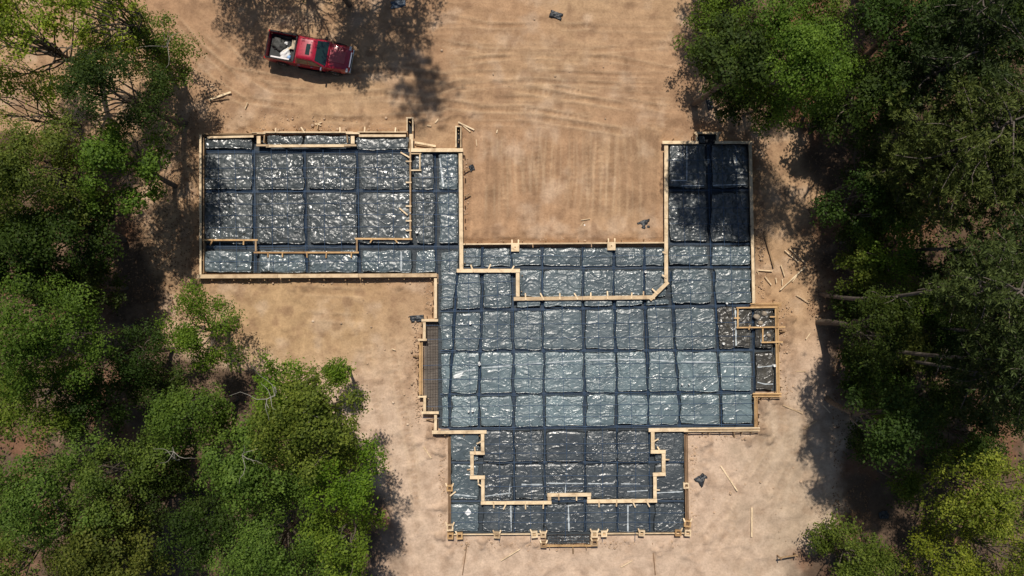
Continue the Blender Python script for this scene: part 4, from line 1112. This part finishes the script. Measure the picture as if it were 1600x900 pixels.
TREES = 0
def broad_tree(px, py, rpx, h, label, tint=(1, 1, 1), dens=1.0, airy=0.0, leaf=0.155, dead=0, squash=0.8, ell=1.0, name='broadleaf_tree', ground_px=False):
    global TREES; TREES += 1
    rng = np.random.default_rng(100 + TREES)
    h = h * .95
    Rr = .9 * rpx / PPM * (H - .6 * h) / H
    hc = min(h * .48, Rr * squash * 1.5)
    zc = h - hc
    c = P(px, py, zc) if not ground_px else P(px, py, 0)
    e = empty(name, (c.x, c.y, 0)); tag(e, label, 'tree', 'trees around the clearing')
    # boughs: clumps through the crown's volume, mostly near its outside
    nl = int((42 if airy < .5 else 26) * max(.6, min(1.8, Rr / 4.0)))
    lob = []
    for k in range(nl):
        th = rng.uniform(0, 2 * np.pi); el = np.arcsin(rng.uniform(-.92, 1)); rr = rng.uniform(.4, 1.0) ** .5 * rng.uniform(.78, 1.16)
        p = np.array([Rr * ell * rr * np.cos(el) * np.cos(th), Rr / ell * rr * np.cos(el) * np.sin(th), zc + hc * rr * np.sin(el)])
        lob.append((p, rng.choice((.15, .2, .26, .32)) * rng.uniform(.85, 1.15) * Rr * (1 - .3 * airy)))
    for k in range(int(nl * .3)):
        th = rng.uniform(0, 2 * np.pi); rr = rng.uniform(0, .62)
        lob.append((np.array([Rr * ell * rr * np.cos(th), Rr / ell * rr * np.sin(th), zc + hc * rng.uniform(.45, 1.0) * (1 - rr * .35)]), rng.uniform(.16, .3) * Rr * (1 - .3 * airy)))
    lean = rng.normal(size=2) * .03 * h
    woods = []; base = np.array([0, 0, -.15])
    r0 = .028 * h * .55 + .05
    trunk_top = np.array([lean[0], lean[1], zc * .72])
    (tv, tf), tp = limb(rng, base, trunk_top, r0, r0 * .6, 9, .05)
    mesh_np('trunk', tv, tf, M_BARK, e, smooth=True)
    for p, r in lob[:: 2 if airy < .5 else 1]:
        st = tp[rng.integers(5, 9)]
        (v, f), q = limb(rng, st, p, r0 * (.34 - .14 * airy), .02, 7, .15); woods.append((v, f))
        for _ in range(2 if airy > .3 else 0):
            (v, f), _q = limb(rng, q[rng.integers(3, 6)], p + rng.normal(size=3) * r * .8, r0 * .14, .012, 5, .15); woods.append((v, f))
    v, f = merge(woods); o = mesh_np('branches', v, f, M_BARK, e, smooth=True); o['kind'] = 'stuff'
    # sprays of leaves on the shell of each clump
    leaf *= rng.uniform(.85, 1.2); cen = []; nr = []
    for p, r in lob:
        ns = int(dens * 40 * (r / .9) ** 2 * (1 - .42 * airy)) + 5
        d = rng.normal(size=(ns, 3)); d[:, 2] = np.abs(d[:, 2]) * 1.0 - .15; d /= np.linalg.norm(d, axis=1, keepdims=True)
        rad = r * rng.uniform(.55, 1.18, size=(ns, 1)); sc = p + d * rad * np.array([1, 1, .75])
        per = 13
        off = rng.normal(size=(ns, per, 3)) * np.array([.20, .20, .10])
        cc = (sc[:, None, :] + off).reshape(-1, 3)
        nn = (d[:, None, :] * 1.0 + np.array([0, 0, .4]) + rng.normal(size=(ns, per, 3)) * .45).reshape(-1, 3)
        cen.append(cc); nr.append(nn)
    cen = np.concatenate(cen); nr = np.concatenate(nr); cen[:, 2] = np.maximum(cen[:, 2], .35)
    v, f = leaf_cards(cen, nr, leaf * rng.uniform(.6, 1.35, len(cen)), rng)
    o = mesh_np('crown', v, f, M_LEAF, e); o['kind'] = 'stuff'
    j = rng.uniform(.88, 1.12); o.color = (tint[0] * j * rng.uniform(.88, 1.15), tint[1] * j, tint[2] * j * rng.uniform(.8, 1.2), 1)
    for k in range(dead):
        p, r = lob[rng.integers(0, nl)]
        top = p + np.array([rng.uniform(-.4, .4), rng.uniform(-.4, .4), r * 1.2]); top[2] = max(top[2], zc + hc * .75)
        st = top + np.array([rng.uniform(-1, 1), rng.uniform(-1, 1), -1.0]) * 1.0
        parts = []
        (v, f), q = limb(rng, st, top + rng.normal(size=3) * .3 + np.array([0, 0, .4]), .045, .015, 7, .2); parts.append((v, f))
        for _ in range(5):
            (v, f), _q = limb(rng, q[rng.integers(2, 6)], q[rng.integers(3, 7)] + rng.normal(size=3) * np.array([.8, .8, .25]) + np.array([0, 0, .3]), .022, .006, 5, .2); parts.append((v, f))
        v, f = merge(parts); o = mesh_np('dead_branch', v, f, M_DEADWOOD, e, smooth=True)
    return e, len(cen)

def pine_tree(bx, by, h, label, rcr=3.2, tint=(1, 1, 1), lean=(0, 0), crown=.45, dens=1.0, name='pine_tree'):
    """bx, by: where the trunk meets the ground, in photo pixels"""
    global TREES; TREES += 1
    rng = np.random.default_rng(300 + TREES)
    c = P(bx, by, 0); e = empty(name, (c.x, c.y, 0)); tag(e, label, 'tree', 'pines in the right hand wood')
    r0 = .006 * h + .04
    (tv, tf), tp = limb(rng, (0, 0, -.2), (lean[0], lean[1], h * .97), r0, .04, 14, .025)
    mesh_np('trunk', tv, tf, M_PALEBARK, e, smooth=True)
    woods = []; cen = []; dr = []
    z0 = h * (1 - crown); nb = int(34 * dens)
    for k in range(nb):
        t = (k + rng.uniform(0, 1)) / nb; z = z0 + (h - z0) * t
        i = z / (h * .97) * 13; i0 = min(12, int(i)); st = tp[i0] + (tp[i0 + 1] - tp[i0]) * (i - i0)
        Lb = rcr * (np.sin(np.pi * min(1, .25 + .75 * (1 - t) ** .8)) ** .7 * .75 + .3) * rng.uniform(.7, 1.15) * (1 - .45 * t)
        th = k * 2.4 + rng.uniform(-.4, .4); end = st + np.array([np.cos(th) * Lb, np.sin(th) * Lb, Lb * rng.uniform(.05, .45)])
        (v, f), q = limb(rng, st, end, .05, .015, 6, .1); woods.append((v, f))
        nt_ = int(15 * Lb / 2.2 * dens) + 4
        tt = rng.uniform(.35, 1.02, nt_)
        tc = st + (end - st) * tt[:, None] + rng.normal(size=(nt_, 3)) * np.array([.33, .33, .16]) * (Lb / 2.2)
        cen.append(tc)
    # a few dead snags below the crown
    for k in range(5):
        i0 = rng.integers(5, 9); th = rng.uniform(0, 6.28); (v, f), _ = limb(rng, tp[i0], tp[i0] + np.array([np.cos(th), np.sin(th), .2]) * rng.uniform(.4, 1.1), .03, .01, 4, .1); woods.append((v, f))
    v, f = merge(woods); o = mesh_np('branches', v, f, M_PALEBARK, e, smooth=True); o['kind'] = 'stuff'
    cen = np.concatenate(cen); per = 16; n = len(cen)
    d = rng.normal(size=(n, per, 3)); d[..., 2] = np.abs(d[..., 2]) * .8 + .05; d /= np.linalg.norm(d, axis=2, keepdims=True)
    L_ = rng.uniform(.20, .36, (n, per, 1)); b0 = cen[:, None, :] + d * .03; b1 = cen[:, None, :] + d * L_
    sd_ = np.cross(d, rng.normal(size=(n, per, 3))); sd_ /= (np.linalg.norm(sd_, axis=2, keepdims=True) + 1e-9)
    w_ = .034
    mid = b0 + (b1 - b0) * .55
    v = np.stack([b0, mid - sd_ * w_, b1, mid + sd_ * w_], 2).reshape(-1, 3)
    o = mesh_np('crown', v, np.arange(len(v)).reshape(-1, 4), M_NEEDLE, e); o['kind'] = 'stuff'
    o.color = (*tint, 1); return e

G1 = (1.12, 1.08, .9); G2 = (1.02, 1.05, .85); DK = (.44, .50, .5); YE = (1.75, 1.5, 1.0); OL = (1.2, 1.0, 1.2); BR = (1.25, 1.32, .8)  # DK: dark leaf green, lowered further to paint in the wood's shade
BROAD = [
 # left side, top to bottom
 (40, 50, 120, 14, 'sparse yellowish green tree filling the top left corner', (2.6, 2.0, 1.4), 1.1, .6, 0),
 (150, 30, 80, 13, 'thin yellowish tree at the top left with bare limbs showing', (2.5, 1.95, 1.3), 1.1, .6, 0),
 (40, 165, 85, 10, 'very thin leafy tree on the left edge with pale dirt showing through', YE, .6, .95, 0),
 (240, 85, 76, 8, 'grey green tree left of the truck with bare grey twigs', G1, 1, .15, 2),
 (185, 140, 80, 13, 'dark green tree below the grey twigged tree at the left', DK, 1, .1, 0),
 (192, 266, 66, 10.5, 'bright green tree left of the garage wing', BR, 1, .1, 0),
 (60, 275, 95, 13, 'broad green tree on the left edge above the middle', G1, 1, .05, 0),
 (105, 365, 85, 11, 'dark green tree between the left edge and the shaded dirt', DK, 1, .1, 0),
 (20, 400, 75, 10, 'dark low tree at the left edge just above the middle', DK, 1, .1, 0),
 (75, 525, 92, 14, 'round bright green tree on the left edge below the middle', G2, 1.1, .05, 0),
 (60, 610, 80, 11, 'darker green tree tucked under the round tree on the left', G1, 1, .1, 0),
 (312, 512, 66, 8, 'small leafy green tree standing out into the left dirt yard', BR, 1.15, .12, 0),
 (215, 555, 55, 8, 'dark green sapling between the round tree and the airy tree', DK, 1, .2, 0),
 (300, 650, 72, 11, 'green tree with pale dead twigs in the lower left wood', G1, 1, .05, 1),
 (445, 612, 52, 10, 'bright tree at the top of the lower left clump', BR, 1, .15, 0),
 (480, 665, 88, 12.5, 'tall green tree crowned with bare white branches', G1, 1.1, .05, 3),
 (525, 583, 20, 5, 'little bush at the tip of the lower left clump', BR, 1, .2, 0),
 (545, 740, 62, 11, 'bright leafy tree facing the porch from the left', BR, 1, .1, 0),
 (395, 735, 82, 12, 'green tree with a red brown gap in the lower left clump', G1, 1, .1, 0),
 (535, 845, 70, 10.5, 'leafy tree at the bottom beside the pale dirt', BR, 1, .1, 0),
 (430, 850, 95, 12.5, 'dense green tree at the bottom of the left clump', G1, 1.1, .05, 0),
 (320, 830, 70, 10, 'shaded tree between the olive tree and the dense clump', DK, 1, .1, 0),
 (70, 765, 92, 13.5, 'big green tree in the lower left corner', G1, 1.1, .05, 0),
 (175, 745, 72, 11.5, 'green tree right of the big corner tree', G1, 1, .05, 0),
 (170, 868, 88, 12, 'pale olive tree at the bottom left edge', OL, 1.2, .05, 0),
 (20, 880, 70, 10, 'green tree at the very bottom left corner', G1, 1, .05, 0),
 (80, 440, 50, 8, 'dark sapling behind the round left tree', DK, 1, .2, 0),
 (150, 450, 48, 6.5, 'dark low tree in the left gap above the round tree', DK, 1, .2, 0),
 (235, 600, 46, 6.5, 'dark low tree in the gap left of the lower left clump', DK, 1, .2, 0),
 (150, 640, 60, 8, 'dark tree below the round left tree', DK, 1, .15, 0),
 (255, 720, 55, 8, 'dark tree in the middle of the lower left wood', DK, 1, .15, 0),
 (250, 790, 55, 8, 'dark tree above the olive tree', DK, 1, .15, 0),
 # top edge
 (512, -52, 48, 9, 'dark leafy crown poking in at the top edge above the truck', DK, 1, .1, 0),
 # right side
 (1225, 100, 98, 15, 'big bright green tree above the right wing', (1.08, 1.16, .8), 1.2, .05, 0),
 (1118, 45, 56, 7, 'green tree at the edge of the graded lot, top right', G1, 1, .1, 0),
 (1260, 0, 70, 11, 'green tree at the top edge behind the big bright tree', G1, 1, .1, 0),
 (1152, 92, 70, 14, 'low dark green tree under the big bright tree', DK, 1, .2, 0),
 (1395, 385, 60, 8, 'sunlit green sapling among the right hand pines', BR, .9, .35, 0),
 (1345, 420, 40, 6, 'low green shrub tree at the edge of the right shade', G1, .8, .4, 0),
 (1425, 475, 52, 7.5, 'dim green sapling beside the long pale pine trunk', G1, .9, .35, 0),
 (1415, 555, 48, 7.5, 'yellow green sapling between two bare pine trunks', OL, 1, .3, 0),
 (1370, 600, 45, 6.5, 'dark sapling at the right shade edge below the trunks', DK, .9, .3, 0),
 (1385, 640, 30, 5.5, 'small sunlit sapling at the lower right shade', BR, .8, .4, 0),
 (1412, 755, 26, 5, 'little green sapling above the bottom right bush', G1, .9, .3, 0),
 (1520, 770, 82, 9.5, 'pale yellow green tree in the lower right corner', YE, 1, .4, 0),
 (1560, 860, 80, 9, 'airy yellow green tree at the bottom right corner', YE, 1, .4, 0),
 (1330, 872, 68, 6, 'bright green bush tree at the bottom right edge', G2, 1.1, .15, 0),
 (1470, 880, 60, 7, 'yellow green tree between the bottom right bush and corner', YE, .9, .4, 0),
 (1500, 680, 70, 8, 'dark green tree deep in the lower right shade', DK, 1, .2, 0),
 (1580, 620, 75, 10, 'dark green tree on the right edge below the middle', DK, 1, .2, 0),
 (1480, 420, 60, 8.5, 'dim tree deep among the right hand trunks', DK, 1, .2, 0),
 (1350, 150, 75, 12, 'tall dark tree right of the big bright tree', DK, 1, .2, 0),
 (1395, 140, 60, 9, 'dark tree filling the gap right of the big bright tree', DK, 1, .1, 0),
 (1362, 255, 44, 6, 'low dark tree at the left foot of the large olive pine', DK, 1, .2, 0),
 (1348, 312, 56, 9, 'dark tree at the top of the right shade', DK, 1, .2, 0),
 (1405, 325, 52, 7.5, 'dim tree under the olive pines', DK, 1, .2, 0),
 (1440, 620, 60, 8, 'dark tree below the two bare trunks', DK, 1, .1, 0),
 (1360, 690, 34, 4.5, 'dark shrub at the lower right shade edge', DK, 1, .3, 0),
 (1470, 530, 60, 8, 'dark tree between the bare trunks and the right edge', DK, 1, .1, 0),
 (1560, 480, 70, 9, 'dark tree on the right edge near the middle', DK, 1, .1, 0),
 (1372, 515, 62, 12, 'dark tree at the right shade edge between the bare trunks', DK, 1, .1, 0),
 (1385, 655, 70, 12, 'dark tree standing low in the right shade', DK, 1, .1, 0),
 (1330, 478, 30, 4.5, 'dark shrub at the foot of the long pale pine trunk', DK, 1, .2, 0),
 (1345, 570, 34, 5, 'dark shrub below the second bare trunk', DK, 1, .2, 0),
 (1345, 375, 36, 5, 'dark shrub at the edge of the right shade', DK, 1, .2, 0),
 (1142, 148, 42, 6, 'dark leafy shrub above the top notch of the right wing', DK, 1.1, .1, 0),
 (1190, 158, 40, 6, 'dark leafy shrub under the right of the big bright tree', DK, 1.1, .1, 0),
 (1290, 165, 40, 6, 'dark leafy shrub at the corner of the right shade', DK, 1.1, .1, 0),
 (1440, 30, 90, 14, 'very dark tree at the top right', (.45, .5, .5), 1, .1, 0),
 (1540, 60, 90, 13, 'dark tree in the top right corner', (.45, .5, .5), 1, .1, 0),
]
n_leaf = 0
for (px, py, rp, h, lab, tint, dens, airy, dead) in BROAD:
    n_leaf += broad_tree(px, py, rp, h, lab, tint, dens, airy, dead=dead)[1]
PINES = [
 (1300, 300, 17.5, 'large olive pine crown at the upper right', 4.6, (1.35, 1.3, 1.1), (1.5, 1.2), .62, 1.5),
 (1335, 335, 14.5, 'olive pine crown below the large one at the upper right', 3.6, (1.1, 1.1, 1), (1.2, .6), .55, 1.1),
 (1282, 459, 21, 'pine with a long bare pale trunk crossing the right shade', 3.2, (1, 1.05, 1), (.4, .3), .32, 1.0),
 (1322, 534, 21, 'pine with a bare trunk below the long pale one', 3.2, (.9, 1, 1), (.5, .1), .3, 1.0),
 (1345, 258, 17, 'tall dark pine behind the large olive crown', 3.4, (.75, .85, .9), (1, .5), .5, 1.0),
 (1325, 130, 18, 'dark pine right of the big bright tree', 3.3, (.6, .7, .75), (.5, .2), .5, 1.0),
 (1300, 190, 15, 'dark pine at the corner of the right shade', 3.0, (.6, .7, .75), (1.2, .3), .5, 1.0),
 (1370, 400, 18, 'dim pine right of the sunlit sapling', 3.2, (.8, .9, .9), (.5, 0), .4, 1.0),
 (1340, 545, 18, 'dark pine in the right shade below the middle', 3.2, (.65, .75, .8), (.4, 0), .45, 1.0),
 (1440, 500, 16, 'olive pine at the far right behind the bare trunks', 3.2, (.8, .9, .9), (.2, 0), .5, 1.0),
 (1430, 300, 16, 'olive pine near the right edge above the middle', 3.4, (.95, 1, 1), (.2, 0), .5, 1.1),
 (1395, 505, 17, 'dim pine near the right edge below the middle', 3.2, (.65, .75, .8), (.2, 0), .5, 1.0),
 (640, -120, 22, 'tall pine beyond the top edge casting the long trunk shadow', 2.6, G1, (0, .2), .3, .9),
]
for a in PINES: pine_tree(*a)
# trees just beyond the top edge, whose shade falls across the truck and the drive
for (px, py, rp, h, lab, t_, dn, ai, de) in [
 (392, -78, 88, 11, 'leafy tree beyond the top edge shading the truck bed', G1, 1, .2, 0),
 (590, -72, 100, 13, 'leafy tree beyond the top edge shading the drive', G1, .9, .3, 0),
 (1120, -60, 90, 12, 'leafy tree beyond the top edge at the right', G1, 1, .2, 0),
 (1330, -60, 110, 14, 'tall leafy tree beyond the top edge at the far right', DK, 1, .1, 0) ,(478, -62, 95, 11, 'airy tree beyond the top edge dappling the truck', G1, .6, .8, 0)]:
    broad_tree(px, py, rp, h, lab, t_, dn, ai, ground_px=True)

# ------------------------------------------------------------------ low undergrowth of the wood
def undergrowth():
    rng = np.random.default_rng(5); cen = []; nr = []
    n = 0
    while n < 620:
        if rng.random() < .62: px, py = rng.uniform(1295, 1640), rng.uniform(-40, 940)
        else: px, py = rng.uniform(-60, 560), rng.uniform(220, 940)
        xl = np.interp(py, [200, 230, 350, 460, 560, 600, 700, 900], [0, 120, 130, 150, 220, 330, 500, 560])
        xr = np.interp(py, [0, 150, 220, 400, 480, 600, 700, 800, 860, 960], [1140, 1180, 1325, 1345, 1335, 1360, 1385, 1400, 1300, 1240])
        if xl < px < xr: continue
        n += 1
        c = np.array(P(px, py, 0)); s = rng.uniform(.35, 1.0); k = int(70 * s)
        d = rng.normal(size=(k, 3)) * np.array([s * .55, s * .55, s * .4]); d[:, 2] = np.abs(d[:, 2]) + .06
        cen.append(c + d); nr.append(np.array([0, .1, .9]) + rng.normal(size=(k, 3)) * .5)
    cen = np.concatenate(cen); nr = np.concatenate(nr)
    v, f = leaf_cards(cen, nr, .17 * rng.uniform(.6, 1.4, len(cen)), rng)
    o = mesh_np('undergrowth', v, f, M_LEAF); o['kind'] = 'stuff'; o['label'] = 'low leafy undergrowth on the floor of the wood'; o['category'] = 'undergrowth'
    o.color = (.7, .75, .7, 1)
undergrowth()

def clods():
    rng = np.random.default_rng(9); V = []; F = []; o = 0
    ico = bmesh.new(); bmesh.ops.create_icosphere(ico, subdivisions=1, radius=1.0)
    ico.verts.ensure_lookup_table(); iv = np.array([v.co[:] for v in ico.verts]); jf = np.array([[v.index for v in f.verts] for f in ico.faces]); ico.free()
    edges = [((735, 373), (1030, 370), 9, 420), ((318, 203), (630, 203), 6, 260), ((650, 215), (712, 225), 10, 160), ((726, 240), (728, 370), 6, 160), ((320, 440), (670, 438), 5, 200),
             ((670, 440), (672, 490), 6, 90), ((650, 500), (652, 660), 6, 200), ((690, 690), (694, 830), 6, 160), ((1084, 680), (1084, 830), 6, 160), ((1090, 682), (1175, 682), 5, 130), ((1228, 480), (1230, 620), 8, 240), ((1184, 240), (1190, 470), 6, 220), ((710, 850), (1070, 850), 7, 300), ((1044, 214), (1080, 214), 6, 80), ((560, 500), (640, 640), 60, 50), ((1120, 700), (1280, 820), 70, 50), ((680, 60), (1040, 160), 60, 40), ((330, 180), (620, 195), 12, 160)]
    for a, b, sp, n in edges:
        t = rng.random(n); x = a[0] + (b[0] - a[0]) * t + rng.normal(size=n) * sp * .6; y = a[1] + (b[1] - a[1]) * t + rng.normal(size=n) * sp * .6
        for xx, yy in zip(x, y):
            if any(r[0] - 6 < xx < r[2] + 4 and r[1] - 2 < yy < r[3] + 4 for r in SLAB_RECTS): continue
            r = .02 + rng.gamma(1.2, .016); c = np.array(P(xx, yy, 0)); c[2] = r * .3
            V.append(iv * r * rng.uniform(.6, 1.3, 3) * rng.uniform(.85, 1.15, (len(iv), 1)) + c); F.append(jf + o); o += len(iv)
    me = mesh_np('soil_clods', np.concatenate(V), np.concatenate(F), mat_plain('clod_earth', (0.44, 0.31, 0.205), .95, var=.3, scale=.9)); me['kind'] = 'stuff'
    me['label'] = 'loose soil clods along the forms'; me['category'] = 'soil clods'
clods()

def leaf_litter():
    rng = np.random.default_rng(19); n = 16000
    px = np.where(rng.random(n) < .5, rng.uniform(120, 330, n), rng.uniform(1170, 1360, n)); py = rng.uniform(170, 880, n)
    k = ((px < 340) & (py < 500) & (px < 312)) | ((px > 1262) & (py < 500)) | (px > 1300)
    k &= ~((px > 1150) & (px < 1222) & (py > 200) & (py < 630))
    px, py = px[k], py[k]; n = len(px)
    c = np.column_stack([(px - 800) / PPM, (450 - py) / PPM, rng.uniform(.03, .12, n)])
    v, f = leaf_cards(c, np.array([0, 0, 1.0]) + rng.normal(size=(n, 3)) * .35, .12 * rng.uniform(.6, 1.5, n), rng)
    o = mesh_np('leaf_litter', v, f, mat_plain('dead_leaf', (0.20, 0.11, 0.055), .85, var=.6, scale=3)); o['kind'] = 'stuff'
    o['label'] = 'dry brown leaf litter at the edge of the wood'; o['category'] = 'leaf litter'
leaf_litter()
